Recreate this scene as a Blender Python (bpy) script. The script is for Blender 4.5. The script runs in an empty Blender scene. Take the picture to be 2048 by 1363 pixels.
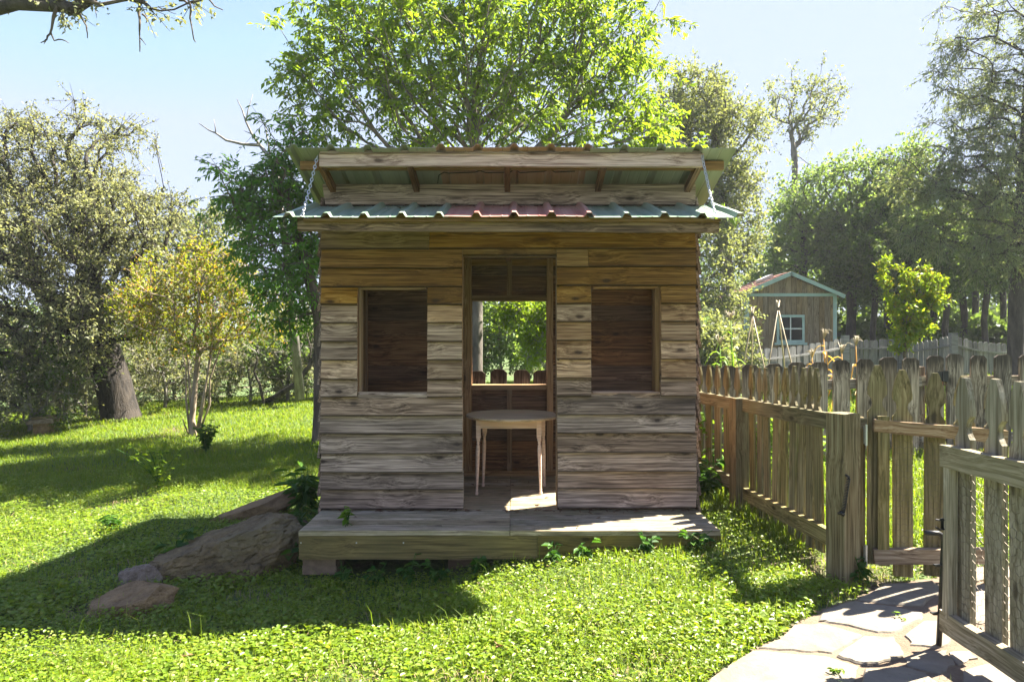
import bpy, math, random
import numpy as np
from mathutils import Vector, Matrix

scene = bpy.context.scene
C = scene.collection
random.seed(7)
R = math.radians

# ------------------------------------------------------------------ camera, sky, sun, exposure
cam_d = bpy.data.cameras.new('camera')
cam = bpy.data.objects.new('camera', cam_d)
C.objects.link(cam)
CAMZ, F = 1.35, 1365.0
cam.location = (0, 0, CAMZ)
cam.rotation_euler = (R(90), 0, 0)
cam_d.sensor_width = 36
cam_d.lens = 24
cam_d.shift_y = 0.0
cam_d.clip_start, cam_d.clip_end = 0.05, 2000
scene.camera = cam

SUN = Vector((0.91, 0.41, 1.27)).normalized()
world = bpy.data.worlds.new('World')
scene.world = world
world.use_nodes = True
wn = world.node_tree
sky = wn.nodes.new('ShaderNodeTexSky')
sky.sky_type = 'NISHITA'
sky.sun_disc = False
sky.sun_elevation = math.asin(SUN.z)
sky.sun_rotation = math.atan2(SUN.x, SUN.y)
sky.air_density = 0.6
sky.dust_density = 0.1
sky.ozone_density = 1.0
cap = wn.nodes.new('ShaderNodeMixRGB')               # even summer haze: the sky nowhere brighter than this pale blue
cap.blend_type = 'DARKEN'
cap.inputs[0].default_value = 1.0
cap.inputs[2].default_value = (.90, 1.06, 1.42, 1)
tint = wn.nodes.new('ShaderNodeMixRGB')
tint.blend_type = 'MULTIPLY'
tint.inputs[0].default_value = 1.0
tint.inputs[2].default_value = (.74, .645, .80, 1)
wn.links.new(sky.outputs[0], tint.inputs[1])
wn.links.new(tint.outputs[0], cap.inputs[1])
wn.links.new(cap.outputs[0], wn.nodes['Background'].inputs[0])
wn.nodes['Background'].inputs[1].default_value = 0.075

sun_d = bpy.data.lights.new('sun', 'SUN')
sun_d.energy = 3.1
sun_d.angle = R(0.5)
sun_d.color = (1.0, 0.93, 0.80)
sun = bpy.data.objects.new('sun', sun_d)
C.objects.link(sun)
sun.rotation_euler = SUN.to_track_quat('Z', 'Y').to_euler()

scene.view_settings.view_transform = 'Standard'
scene.view_settings.look = 'None'
scene.view_settings.gamma = 1
scene.view_settings.use_curve_mapping = False
scene.view_settings.exposure = 3.42
scene.render.engine = 'CYCLES'
scene.cycles.use_denoising = True
scene.cycles.max_bounces = 8
scene.cycles.diffuse_bounces = 4
scene.cycles.transmission_bounces = 6
scene.cycles.transparent_max_bounces = 6
scene.cycles.sample_clamp_indirect = 8
scene.cycles.caustics_reflective = False
scene.cycles.caustics_refractive = False

# ------------------------------------------------------------------ helpers
def tag(o, label=None, cat=None, group=None, kind=None):
    for k, v in (('label', label), ('category', cat), ('group', group), ('kind', kind)):
        if v:
            o[k] = v
    return o

def link(name, me, mat=None, parent=None, M=None):
    o = bpy.data.objects.new(name, me)
    C.objects.link(o)
    if me is not None and mat is not None and not me.materials:
        for m in (mat if isinstance(mat, (list, tuple)) else [mat]):
            me.materials.append(m)
    if M is not None:
        o.matrix_world = M
    if parent is not None:
        o.parent = parent
        o.matrix_parent_inverse = parent_world(parent).inverted()
    return o

def parent_world(p):
    m = p.matrix_basis.copy()
    return parent_world(p.parent) @ p.matrix_parent_inverse @ m if p.parent is not None else m

def empty(name, loc, label=None, cat=None, group=None):
    o = bpy.data.objects.new(name, None)
    o.empty_display_size = 0.1
    C.objects.link(o)
    o.location = loc
    return tag(o, label, cat, group)

def pyd(name, v, f, smooth=False):
    me = bpy.data.meshes.new(name)
    me.from_pydata([tuple(p) for p in v], [], f)
    if smooth:
        me.polygons.foreach_set('use_smooth', [True] * len(me.polygons))
    me.update()
    return me

def npmesh(name, V, Fc, smooth=False, n=4):
    """V (N,3), Fc (M,n) arrays"""
    me = bpy.data.meshes.new(name)
    V = np.ascontiguousarray(V, dtype=np.float32)
    Fc = np.ascontiguousarray(Fc, dtype=np.int32)
    me.vertices.add(len(V))
    me.vertices.foreach_set('co', V.ravel())
    me.loops.add(Fc.size)
    me.loops.foreach_set('vertex_index', Fc.ravel())
    me.polygons.add(len(Fc))
    me.polygons.foreach_set('loop_start', np.arange(0, Fc.size, n, dtype=np.int32))
    if smooth:
        me.polygons.foreach_set('use_smooth', np.ones(len(Fc), dtype=bool))
    me.update(calc_edges=True)
    return me

class MB:
    """collects simple solids into one mesh"""
    def __init__(s):
        s.v, s.f, s.m = [], [], []
    def add(s, v, f, mi=0):
        n = len(s.v)
        s.v += [tuple(p) for p in v]
        s.f += [tuple(i + n for i in q) for q in f]
        s.m += [mi] * len(f)
    def box(s, x0, x1, y0, y1, z0, z1, M=None, mi=0):
        v = [Vector((x, y, z)) for z in (z0, z1) for y in (y0, y1) for x in (x0, x1)]
        if M is not None:
            v = [M @ p for p in v]
        s.add(v, [(0, 2, 3, 1), (4, 5, 7, 6), (0, 1, 5, 4), (2, 6, 7, 3), (0, 4, 6, 2), (1, 3, 7, 5)], mi)
    def tube(s, pts, rad, n=8, mi=0, cap=True):
        pts = [Vector(p) for p in pts]
        rads = rad if isinstance(rad, (list, tuple)) else [rad] * len(pts)
        v, f = [], []
        u = None
        for i, p in enumerate(pts):
            d = (pts[min(i + 1, len(pts) - 1)] - pts[max(i - 1, 0)]).normalized()
            if u is None:
                u = d.orthogonal().normalized()
            else:
                u = (u - d * u.dot(d)).normalized()
            w = d.cross(u)
            for k in range(n):
                a = 2 * math.pi * k / n
                v.append(p + (u * math.cos(a) + w * math.sin(a)) * rads[i])
        for i in range(len(pts) - 1):
            for k in range(n):
                f.append((i * n + k, i * n + (k + 1) % n, (i + 1) * n + (k + 1) % n, (i + 1) * n + k))
        if cap:
            f.append(tuple(range(n - 1, -1, -1)))
            f.append(tuple(range((len(pts) - 1) * n, len(pts) * n)))
        s.add(v, f, mi)
    def prism(s, outline, t, M, mi=0):
        """outline of (x, z) in the local XZ plane, thickness t along local Y"""
        n = len(outline)
        v = [M @ Vector((x, -t / 2, z)) for x, z in outline] + [M @ Vector((x, t / 2, z)) for x, z in outline]
        f = [tuple(range(n)), tuple(range(2 * n - 1, n - 1, -1))]
        f += [((i + 1) % n, i, n + i, n + (i + 1) % n) for i in range(n)]
        s.add(v, f, mi)
    def mesh(s, name, smooth=False):
        me = pyd(name, s.v, s.f, smooth)
        if any(s.m):
            me.polygons.foreach_set('material_index', s.m)
        return me
    def build(s, name, mat, parent=None, smooth=False):
        return link(name, s.mesh(name, smooth), mat, parent)

I4 = Matrix.Identity(4)

def frame(o, x, z):
    """matrix with local X along x, local Z as near z as can be, origin o"""
    x = Vector(x).normalized()
    y = Vector(z).cross(x).normalized()
    z = x.cross(y)
    return Matrix(((x.x, y.x, z.x, o[0]), (x.y, y.y, z.y, o[1]), (x.z, y.z, z.z, o[2]), (0, 0, 0, 1)))

def at(px, py, d):
    return Vector(((px - 1024) * d / F, d, CAMZ + (683 - py) * d / F))

def board(name, L, W, T, mat, parent, M, seg=4, jit=0.0015, chR=0.0, chL=0.0):
    """a sawn board: long axis X, width Z, thickness Y, slightly uneven"""
    v, f = [], []
    for i in range(seg + 1):
        x = -L / 2 + L * i / seg
        wz = random.uniform(-jit, jit)
        wy = random.uniform(-jit, jit) * 1.2
        for (y, z) in ((-T / 2, -W / 2), (T / 2, -W / 2), (T / 2, W / 2), (-T / 2, W / 2)):
            xx = x
            if i == seg and z < 0:
                xx -= chR
            if i == 0 and z < 0:
                xx += chL
            v.append((xx, y + wy, z + wz + random.uniform(-jit, jit) * .5))
    for i in range(seg):
        a, b = i * 4, i * 4 + 4
        for k in range(4):
            f.append((a + k, b + k, b + (k + 1) % 4, a + (k + 1) % 4))
    f.append((0, 1, 2, 3))
    e = seg * 4
    f.append((e + 3, e + 2, e + 1, e))
    return link(name, pyd(name, v, f), mat, parent, M)

# ------------------------------------------------------------------ terrain
def _plane(x, y):
    return .05 * (x + 1.2) + .05 * max(0.0, y - 4)
_cp = []
for _x in (-8, -5, -2.5, 0, 2):
    for _y in (1, 2.5, 4, 6, 8):
        if not (_x == 2 and _y > 5):
            _cp.append((_x, _y, _plane(_x, _y)))
for _x in (-12, -9, -6, -3):
    for _y in (9.5, 11.5):
        _cp.append((_x, _y, _plane(_x, _y)))
    _cp.append((_x, 15, _plane(_x, 12) - .05))
    _cp.append((_x, 24, _plane(_x, 12) + .1))
_cp += [(3, 6.1, .3), (5, 6.1, .36), (4, 8, .34), (7, 10, .38), (4, 12, .36), (9, 15, .45), (4, 15, .4), (13, 15, .7), (7, 17, .5),
        (10, 20, 1.2), (15, 20, 1.7), (5, 20, .8), (0, 20, .6), (18, 24, 2.2), (8, 24, 1.7), (0, 24, .8), (18, 12, .8), (0, 12, .5),
        (4, 2.5, .26), (4, 4, .28), (7, 4, .4)]
_cp += [(-1.2, 3.95, -.07), (-.3, 3.95, -.02), (-1.2, 4.6, -.04)]
_cp = np.array(_cp)
def _phi(r2):
    return np.where(r2 > 1e-9, r2 * np.log(np.maximum(r2, 1e-9)) * .5, 0)
def _fit():
    n = len(_cp)
    d2 = ((_cp[:, None, :2] - _cp[None, :, :2]) ** 2).sum(-1)
    A = np.zeros((n + 3, n + 3))
    A[:n, :n] = _phi(d2) + np.eye(n) * .02
    A[:n, n] = 1
    A[:n, n + 1:] = _cp[:, :2]
    A[n:, :n] = A[:n, n:].T
    b = np.zeros(n + 3)
    b[:n] = _cp[:, 2]
    return np.linalg.solve(A, b)
_w = _fit()
def GA(x, y):
    x = np.clip(np.asarray(x, float), -13, 18)
    y = np.clip(np.asarray(y, float), 1, 24)
    out = _w[-3] + _w[-2] * x + _w[-1] * y
    for i in range(len(_cp)):
        out = out + _w[i] * _phi((x - _cp[i, 0]) ** 2 + (y - _cp[i, 1]) ** 2)
    out = out + .012 * np.sin(x * 3.1 + 1.3 * np.sin(y * 2.3)) * np.sin(y * 2.7 + .7)
    return out
def G(x, y):
    return float(GA(np.array([x]), np.array([y]))[0])
def gat(px, py, lo=1.5, hi=30):
    """ground point seen at a pixel"""
    for _ in range(50):
        m = (lo + hi) / 2
        p = at(px, py, m)
        if p.z > G(p.x, p.y):
            lo = m
        else:
            hi = m
    return at(px, py, (lo + hi) / 2)

# ------------------------------------------------------------------ materials
class NT:
    def __init__(s, name):
        s.m = bpy.data.materials.new(name)
        s.m.use_nodes = True
        s.t = s.m.node_tree
        s.out = s.t.nodes['Material Output']
        s.b = s.t.nodes['Principled BSDF']
    def n(s, typ, **kw):
        nd = s.t.nodes.new('ShaderNode' + typ)
        for k, v in kw.items():
            if k.startswith('_'):
                s.set(nd.inputs[k[1:]] if not k[1:].isdigit() else nd.inputs[int(k[1:])], v)
            else:
                setattr(nd, k, v)
        return nd
    def set(s, sock, v):
        if isinstance(v, bpy.types.NodeSocket):
            s.t.links.new(v, sock)
        else:
            sock.default_value = v
    def math(s, op, a, b=0.0, clamp=False):
        nd = s.n('Math', operation=op, use_clamp=clamp)
        s.set(nd.inputs[0], a)
        s.set(nd.inputs[1], b)
        return nd.outputs[0]
    def vmath(s, op, a, b=(0, 0, 0)):
        nd = s.n('VectorMath', operation=op)
        s.set(nd.inputs[0], a)
        s.set(nd.inputs[1], b)
        return nd.outputs[0]
    def noise(s, vec, scale, detail=4, rough=.55, dist=0):
        nd = s.n('TexNoise', _Scale=scale, _Detail=detail, _Roughness=rough, _Distortion=dist)
        if vec is not None:
            s.set(nd.inputs['Vector'], vec)
        return nd.outputs[0]
    def ramp(s, fac, stops, interp='LINEAR'):
        nd = s.n('ValToRGB')
        cr = nd.color_ramp
        cr.interpolation = interp
        while len(cr.elements) < len(stops):
            cr.elements.new(.5)
        for e, (p, c) in zip(cr.elements, stops):
            e.position = p
            e.color = (*c, 1) if len(c) == 3 else c
        s.set(nd.inputs[0], fac)
        return nd.outputs[0]
    def mix(s, fac, a, b, mode='MIX'):
        nd = s.n('MixRGB', blend_type=mode)
        s.set(nd.inputs[0], fac)
        for i, c in ((1, a), (2, b)):
            s.set(nd.inputs[i], (*c, 1) if isinstance(c, tuple) and len(c) == 3 else c)
        return nd.outputs[0]
    def step(s, v, lo, hi):
        nd = s.n('MapRange', interpolation_type='SMOOTHSTEP')
        s.set(nd.inputs[0], v)
        nd.inputs[1].default_value = lo
        nd.inputs[2].default_value = hi
        return nd.outputs[0]
    def bump(s, h, strength=.3, dist=.003):
        nd = s.n('Bump', _Strength=strength, _Distance=dist, _Height=h)
        return nd.outputs[0]

def wood(name, dark, mid, light, stain=(.05, .04, .03), stain_amt=.5, moss=None, moss_amt=0.0, rough=.8, knots=True, bump=.5, tip=False, lap_shade=False):
    t = NT(name)
    co = t.n('TexCoord').outputs['Object']
    rnd = t.n('ObjectInfo').outputs['Random']
    off = t.n('CombineXYZ', _0=t.math('MULTIPLY', rnd, 37.0), _1=t.math('MULTIPLY', rnd, 13.0), _2=t.math('MULTIPLY', rnd, 71.0)).outputs[0]
    p = t.vmath('ADD', co, off)
    # knots, laid out over the face of the board
    sep = t.n('SeparateXYZ', _0=p).outputs
    kc = t.n('CombineXYZ', _0=t.math('MULTIPLY', sep[0], 2.3), _1=t.math('MULTIPLY', sep[2], 5.5)).outputs[0]
    vor = t.n('TexVoronoi', voronoi_dimensions='2D', _Vector=kc, _Scale=1.0, _Randomness=1.0)
    kd = vor.outputs['Distance']
    near = t.math('SUBTRACT', 1.0, t.step(kd, .05, .42))
    wz = t.math('MULTIPLY', near, .018 if knots else .0)
    warp = t.n('CombineXYZ', _2=wz, _1=wz).outputs[0]
    big = t.noise(t.vmath('MULTIPLY', p, (1.1, 4, 6)), 1.0, 2)
    warp2 = t.n('CombineXYZ', _2=t.math('MULTIPLY', big, .03)).outputs[0]
    q = t.vmath('ADD', t.vmath('ADD', p, warp), warp2)
    g1 = t.noise(t.vmath('MULTIPLY', q, (2.2, 85, 85)), 1.0, 3, .6)
    g2 = t.noise(t.vmath('MULTIPLY', q, (7, 340, 340)), 1.0, 2, .6)
    g = t.math('ADD', t.math('MULTIPLY', g1, .68), t.math('MULTIPLY', g2, .32))
    col = t.ramp(g, [(.37, dark), (.49, mid), (.63, light)])
    # blotches of weathering, one tone per board
    bl = t.noise(t.vmath('MULTIPLY', p, (1.3, 3, 5)), 1.3, 4, .6)
    col = t.mix(t.math('MULTIPLY', t.step(bl, .5, .74), stain_amt), col, stain)
    tone = t.n('HueSaturation', _Saturation=t.math('ADD', .82, t.math('MULTIPLY', rnd, .36)), _Value=t.math('ADD', .70, t.math('MULTIPLY', t.math('FRACT', t.math('MULTIPLY', rnd, 7.31)), .55)), _Color=col)
    col = tone.outputs[0]
    if moss:
        mn = t.noise(t.vmath('MULTIPLY', p, (2, 3, 3)), 2.2, 5, .65)
        col = t.mix(t.math('MULTIPLY', t.step(mn, .38, .68), moss_amt), col, moss)
    if knots:
        kn = t.math('SUBTRACT', 1.0, t.step(t.math('ADD', kd, t.math('MULTIPLY', t.noise(t.vmath('MULTIPLY', p, (40, 40, 40)), 1.0, 2), .06)), .06, .125))
        keep = t.step(t.n('SeparateXYZ', _0=vor.outputs['Color']).outputs[0], .54, .58)
        col = t.mix(t.math('MULTIPLY', t.math('MULTIPLY', kn, keep), .92), col, tuple(c * .3 for c in dark))
        halo = t.math('MULTIPLY', t.math('SUBTRACT', 1.0, t.step(kd, .08, .30)), keep)
        col = t.mix(t.math('MULTIPLY', halo, .28), col, tuple(c * .9 for c in dark))
    if lap_shade:                     # lap shadow painted in with edge dirt, along the foot of each board
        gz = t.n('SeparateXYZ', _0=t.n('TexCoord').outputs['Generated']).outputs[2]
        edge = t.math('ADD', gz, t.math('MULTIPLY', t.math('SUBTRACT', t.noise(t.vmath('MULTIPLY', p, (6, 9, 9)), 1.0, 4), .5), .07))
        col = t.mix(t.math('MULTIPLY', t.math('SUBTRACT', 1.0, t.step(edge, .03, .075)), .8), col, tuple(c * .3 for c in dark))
    if tip:
        xs_ = t.math('ADD', t.n('SeparateXYZ', _0=co).outputs[0], t.math('MULTIPLY', t.math('SUBTRACT', t.noise(t.vmath('MULTIPLY', q, (5, 60, 60)), 1.0, 3), .5), .30))
        col = t.mix(t.math('MULTIPLY', t.step(xs_, .84, .97), .8), col, (.022, .015, .011))
    # drying cracks along the grain
    ck = t.step(t.noise(t.vmath('MULTIPLY', q, (.9, 38, 38)), 1.0, 1), .30, .24)
    col = t.mix(t.math('MULTIPLY', ck, .55), col, tuple(c * .4 for c in dark))
    t.set(t.b.inputs['Base Color'], col)
    t.b.inputs['Roughness'].default_value = rough
    t.b.inputs['Specular IOR Level'].default_value = .25
    t.set(t.b.inputs['Normal'], t.bump(t.math('SUBTRACT', g, t.math('MULTIPLY', ck, .6)), bump, .004))
    return t.m

def plain(name, col, rough=.6, metal=0.0, var=.25, scale=12.0, bump=.15, col2=None, lo=.35, hi=.65):
    t = NT(name)
    co = t.n('TexCoord').outputs['Object']
    n = t.noise(co, scale, 5, .6)
    c2 = col2 or tuple(c * (1 - var) for c in col)
    t.set(t.b.inputs['Base Color'], t.ramp(n, [(lo, c2), (hi, col)]))
    t.b.inputs['Roughness'].default_value = rough
    t.b.inputs['Metallic'].default_value = metal
    t.set(t.b.inputs['Normal'], t.bump(n, bump, .004))
    return t.m

def leaf_mat(name, cols, trans=.45, tcol=None, rough=.5, gloss=.25):
    """cols: list of colours picked per leaf"""
    t = NT(name)
    r = t.n('NewGeometry').outputs['Random Per Island']
    n = len(cols)
    col = t.ramp(r, [(i / max(n - 1, 1), c) for i, c in enumerate(cols)])
    t.set(t.b.inputs['Base Color'], col)
    t.b.inputs['Roughness'].default_value = rough
    t.b.inputs['Specular IOR Level'].default_value = gloss
    tr = t.n('BsdfTranslucent')
    tc = t.mix(1.0, col, tcol or (1.25, 1.15, .55), 'MULTIPLY')
    t.set(tr.inputs[0], tc)
    mx = t.n('MixShader', _0=trans)
    t.set(mx.inputs[1], t.b.outputs[0])
    t.set(mx.inputs[2], tr.outputs[0])
    t.set(t.out.inputs[0], mx.outputs[0])
    return t.m

def bark(name, dark, light, scale=9.0, bump=1.0):
    t = NT(name)
    co = t.vmath('MULTIPLY', t.n('TexCoord').outputs['Object'], (1, 1, .28))
    n = t.noise(co, scale, 6, .65, .4)
    n2 = t.noise(co, scale * .25, 3)
    col = t.ramp(n, [(.36, dark), (.64, light)])
    col = t.mix(t.math('MULTIPLY', t.step(n2, .5, .7), .4), col, tuple(min(1, c * 1.3) for c in light))
    t.set(t.b.inputs['Base Color'], col)
    t.b.inputs['Roughness'].default_value = .9
    t.set(t.b.inputs['Normal'], t.bump(n, bump, .02))
    return t.m

W = {}
W['honey'] = wood('honey_cedar', (0.077, 0.036, 0.010), (0.222, 0.116, 0.036), (0.396, 0.232, 0.083), (0.075, 0.034, 0.010), .4, lap_shade=True)
W['mid'] = wood('tan_cedar', (0.123, 0.067, 0.036), (0.385, 0.237, 0.137), (0.694, 0.467, 0.282), (0.102, 0.047, 0.022), .5, lap_shade=True)
W['grey'] = wood('grey_cedar', (0.077, 0.048, 0.031), (0.254, 0.171, 0.119), (0.510, 0.357, 0.256), (0.064, 0.041, 0.028), .6, lap_shade=True)
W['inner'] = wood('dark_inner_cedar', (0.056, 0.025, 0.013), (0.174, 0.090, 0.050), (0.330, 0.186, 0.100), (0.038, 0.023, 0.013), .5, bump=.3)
W['stud'] = wood('stud_pine', (0.142, 0.077, 0.039), (0.267, 0.158, 0.077), (0.366, 0.228, 0.123), (0.082, 0.053, 0.026), .3)
W['edge'] = wood('weathered_fascia', (0.059, 0.038, 0.027), (0.214, 0.139, 0.101), (0.463, 0.328, 0.251), (0.029, 0.020, 0.014), .85)
W['beam'] = wood('grey_beam', (0.194, 0.115, 0.091), (0.427, 0.290, 0.239), (0.620, 0.451, 0.386), (0.139, 0.059, 0.038), .5)
W['deck'] = wood('deck_board', (0.142, 0.107, 0.066), (0.355, 0.279, 0.181), (0.584, 0.473, 0.328), (0.109, 0.086, 0.046), .4, (.155, .145, .06), .55)
W['skirt'] = wood('mossy_fascia', (0.056, 0.038, 0.008), (0.127, 0.090, 0.023), (0.203, 0.145, 0.042), (0.046, 0.031, 0.006), .5, (.105, .090, .034), .45)
W['fence'] = wood('olive_fence_wood', (0.069, 0.054, 0.022), (0.194, 0.152, 0.070), (0.341, 0.283, 0.149), (0.069, 0.081, 0.025), .5, (.11, .115, .04), .35)
W['post'] = wood('brown_post', (0.066, 0.042, 0.017), (0.199, 0.148, 0.073), (0.323, 0.268, 0.152), (0.056, 0.053, 0.025), .35, (.12, .11, .05), .25)
W['silver'] = wood('silver_grey_picket', (0.079, 0.059, 0.042), (0.242, 0.188, 0.135), (0.503, 0.405, 0.312), (0.032, 0.022, 0.019), .8, tip=True)
W['gatewood'] = wood('pale_gate_wood', (0.136, 0.108, 0.067), (0.302, 0.255, 0.171), (0.469, 0.406, 0.304), (0.136, 0.131, 0.075), .5, (.13, .13, .06), .25)
W['red'] = wood('reddish_rail', (0.107, 0.066, 0.036), (0.236, 0.166, 0.097), (0.340, 0.271, 0.180), (0.071, 0.058, 0.028), .4)
W['far'] = wood('grey_far_picket', (.10, .098, .09), (.20, .195, .18), (.30, .295, .275), (.07, .07, .06), .5, knots=False)
W['shed'] = wood('brown_shed_board', (0.128, 0.087, 0.046), (0.262, 0.188, 0.107), (0.390, 0.292, 0.185), (0.090, 0.063, 0.036), .6)

def metal_sheet(name, col, fade, dirt=(.25, .22, .16)):
    t = NT(name)
    co = t.n('TexCoord').outputs['Object']
    n = t.noise(t.vmath('MULTIPLY', co, (14, 1.2, 1)), 1.0, 5, .65)
    n2 = t.noise(co, 4.0, 5, .6)
    c = t.ramp(n, [(.35, col), (.68, fade)])
    c = t.mix(t.math('MULTIPLY', t.step(n2, .52, .75), .5), c, dirt)
    t.set(t.b.inputs['Base Color'], c)
    t.b.inputs['Roughness'].default_value = .42
    t.b.inputs['Specular IOR Level'].default_value = .5
    t.set(t.b.inputs['Normal'], t.bump(n2, .1, .004))
    return t.m
M_GREEN = metal_sheet('faded_green_sheet', (.13, .215, .15), (.33, .39, .31))
M_RED = metal_sheet('faded_red_sheet', (.34, .125, .10), (.48, .28, .235))
M_UNDER = metal_sheet('pale_sheet_underside', (.22, .225, .185), (.31, .30, .25))
M_UNDERR = metal_sheet('pinkish_sheet_underside', (.34, .19, .13), (.40, .25, .18))
M_STEEL = plain('galvanised_steel', (.62, .63, .64), .35, .9, .2, 40)
M_BLACK = plain('black_iron', (.018, .018, .02), .45, .3, .4, 30)
M_RUST = plain('rust_red_metal', (.30, .07, .02), .8, 0, .4, 20)
M_WIRE = plain('dull_wire', (.16, .13, .10), .5, .7, .4, 30)
M_CABLE = plain('black_cable', (.02, .02, .02), .5)
M_PINK = wood('pink_painted_wood', (.60, .41, .31), (.74, .54, .43), (.80, .62, .51), (.55, .40, .30), .3, knots=False, rough=.55, bump=.15)
M_TOP = wood('worn_pinkish_top', (.62, .43, .29), (.80, .60, .42), (.84, .68, .50), (.52, .37, .25), .5, knots=False, rough=.95, bump=.2)
M_CONC = plain('brown_block', (.20, .135, .085), .9, 0, .35, 25, .5)
M_TEAL = plain('pale_teal_paint', (.38, .52, .50), .6, 0, .12, 9)
M_SHINGLE = plain('red_shingle', (.24, .105, .07), .85, 0, .3, 8)
M_GLASS = plain('dim_window_glass', (.30, .36, .38), .06, 0, .5, 3, 0)
M_BAMBOO = plain('dry_cane', (.45, .36, .22), .6, 0, .3, 20)
M_NAIL = plain('nail_head', (.55, .53, .5), .4, .6)

# ------------------------------------------------------------------ ground sheet
def axis(parts):
    return np.concatenate([np.arange(a, b, st) for a, b, st in parts])
gx = axis([(-400, -60, 40), (-60, -14, 4), (-14, -5, .5), (-5, 5, .16), (5, 20, .6), (20, 60, 4), (60, 401, 40)])
gy = axis([(-60, -3, 6), (-3, 1.5, .5), (1.5, 8, .16), (8, 26, .5), (26, 60, 4), (60, 500, 40)])
GX, GY = np.meshgrid(gx, gy)
gv = np.stack([GX.ravel(), GY.ravel(), GA(GX.ravel(), GY.ravel())], 1)
nx, ny = len(gx), len(gy)
ii = (np.arange(ny - 1)[:, None] * nx + np.arange(nx - 1)[None, :]).ravel()
gme = npmesh('ground', gv, np.stack([ii, ii + 1, ii + nx + 1, ii + nx], 1), True)
t = NT('soil_and_short_grass')
co = t.n('TexCoord').outputs['Object']
a = t.noise(co, .9, 5, .65)
b = t.noise(co, 26, 4, .7)
soil = t.ramp(b, [(.35, (.055, .038, .022)), (.65, (.15, .105, .065))])
turf = t.ramp(b, [(.3, (.030, .055, .010)), (.7, (.085, .135, .026))])
t.set(t.b.inputs['Base Color'], t.mix(t.step(a, .52, .68), turf, soil))
t.b.inputs['Roughness'].default_value = .95
t.set(t.b.inputs['Normal'], t.bump(b, .8, .03))
ground = link('ground', gme, t.m)
tag(ground, 'sloping lawn ground of soil and short turf', None, None, 'structure')

# ------------------------------------------------------------------ flagstone path
STONES = [
    [(1719, 1202), (1770, 1175), (1865, 1168), (1882, 1182), (1870, 1196), (1845, 1214), (1777, 1211)],
    [(1648, 1226), (1712, 1207), (1770, 1216), (1844, 1230), (1838, 1242), (1804, 1258), (1790, 1267), (1753, 1268), (1668, 1250), (1641, 1246)],
    [(1520, 1301), (1560, 1283), (1590, 1255), (1640, 1252), (1655, 1255), (1722, 1274), (1692, 1295), (1661, 1310), (1600, 1306), (1560, 1304)],
    [(1726, 1281), (1787, 1281), (1800, 1301), (1804, 1318), (1753, 1333), (1712, 1331), (1675, 1317)],
    [(1424, 1363), (1470, 1332), (1503, 1310), (1561, 1313), (1655, 1321), (1712, 1340), (1703, 1360), (1690, 1400), (1400, 1420)],
    [(1810, 1277), (1848, 1248), (1890, 1250), (1900, 1288), (1882, 1299), (1823, 1295)],
    [(1810, 1320), (1845, 1306), (1893, 1306), (1910, 1333), (1882, 1353), (1817, 1336)],
    [(1730, 1345), (1804, 1341), (1850, 1353), (1875, 1373), (1870, 1420), (1725, 1420)],
    [(1899, 1311), (1940, 1308), (1955, 1321), (1918, 1334)],
    [(1902, 1187), (1990, 1167), (2060, 1172), (2065, 1230), (1960, 1250), (1897, 1236)],
    [(1962, 1262), (2060, 1242), (2080, 1318), (1988, 1313)],
    [(1928, 1346), (2000, 1328), (2085, 1338), (2085, 1420), (1930, 1420)],
    [(1880, 1152), (1960, 1141), (2060, 1142), (2060, 1160), (1985, 1161), (1900, 1176)],
    [(2085, 1165), (2200, 1160), (2230, 1225), (2085, 1232)],
    [(2095, 1250), (2240, 1240), (2280, 1330), (2110, 1345)],
]
PATH_EDGE = [(1380, 1440), (1424, 1358), (1470, 1328), (1515, 1296), (1556, 1280), (1590, 1250), (1640, 1224), (1712, 1200), (1765, 1170), (1862, 1160), (1960, 1135),
             (2080, 1128), (2300, 1140), (2420, 1440)]
pe = [gat(*p) for p in PATH_EDGE]
def on_path(x, y, grow=0.0):
    """even-odd test on arrays"""
    x = np.asarray(x); y = np.asarray(y)
    ins = np.zeros(x.shape, bool)
    n = len(pe)
    for i in range(n):
        a, b = pe[i], pe[(i + 1) % n]
        c = ((a.y > y) != (b.y > y)) & (x < (b.x - a.x) * (y - a.y) / (b.y - a.y + 1e-9) + a.x)
        ins ^= c
    return ins
m = MB()
# sandy bed: a fine grid so that it lies on the ground all over
N = 40
xs = np.linspace(min(p.x for p in pe), max(p.x for p in pe), N * 2)
ys = np.linspace(min(p.y for p in pe), max(p.y for p in pe), N * 2)
BX, BY = np.meshgrid(xs, ys)
BZ = GA(BX, BY) + .006
bv = np.stack([BX.ravel(), BY.ravel(), BZ.ravel()], 1)
k = (np.arange(2 * N - 1)[:, None] * 2 * N + np.arange(2 * N - 1)[None, :]).ravel()
cx, cy = bv[k, 0] + (xs[1] - xs[0]) / 2, bv[k, 1] + (ys[1] - ys[0]) / 2
keep = on_path(cx, cy)
k = k[keep]
t = NT('sandy_joint')
co = t.n('TexCoord').outputs['Object']
n1, n2 = t.noise(co, 5, 5, .65), t.noise(co, 90, 3, .7)
c = t.ramp(n1, [(.3, (.115, .08, .05)), (.65, (.175, .13, .088))])
t.set(t.b.inputs['Base Color'], t.mix(t.math('MULTIPLY', t.step(n2, .45, .7), .4), c, (.075, .045, .026)))
t.b.inputs['Roughness'].default_value = .95
t.set(t.b.inputs['Normal'], t.bump(n2, .6, .01))
M_SAND = t.m
path = link('path', npmesh('path', bv, np.stack([k, k + 1, k + 2 * N + 1, k + 2 * N], 1), True), M_SAND)
tag(path, 'sandy bed of the flagstone garden path', None, None, 'structure')
t = NT('limestone_flag')
co = t.n('TexCoord').outputs['Object']
rnd = t.n('ObjectInfo').outputs['Random']
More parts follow.
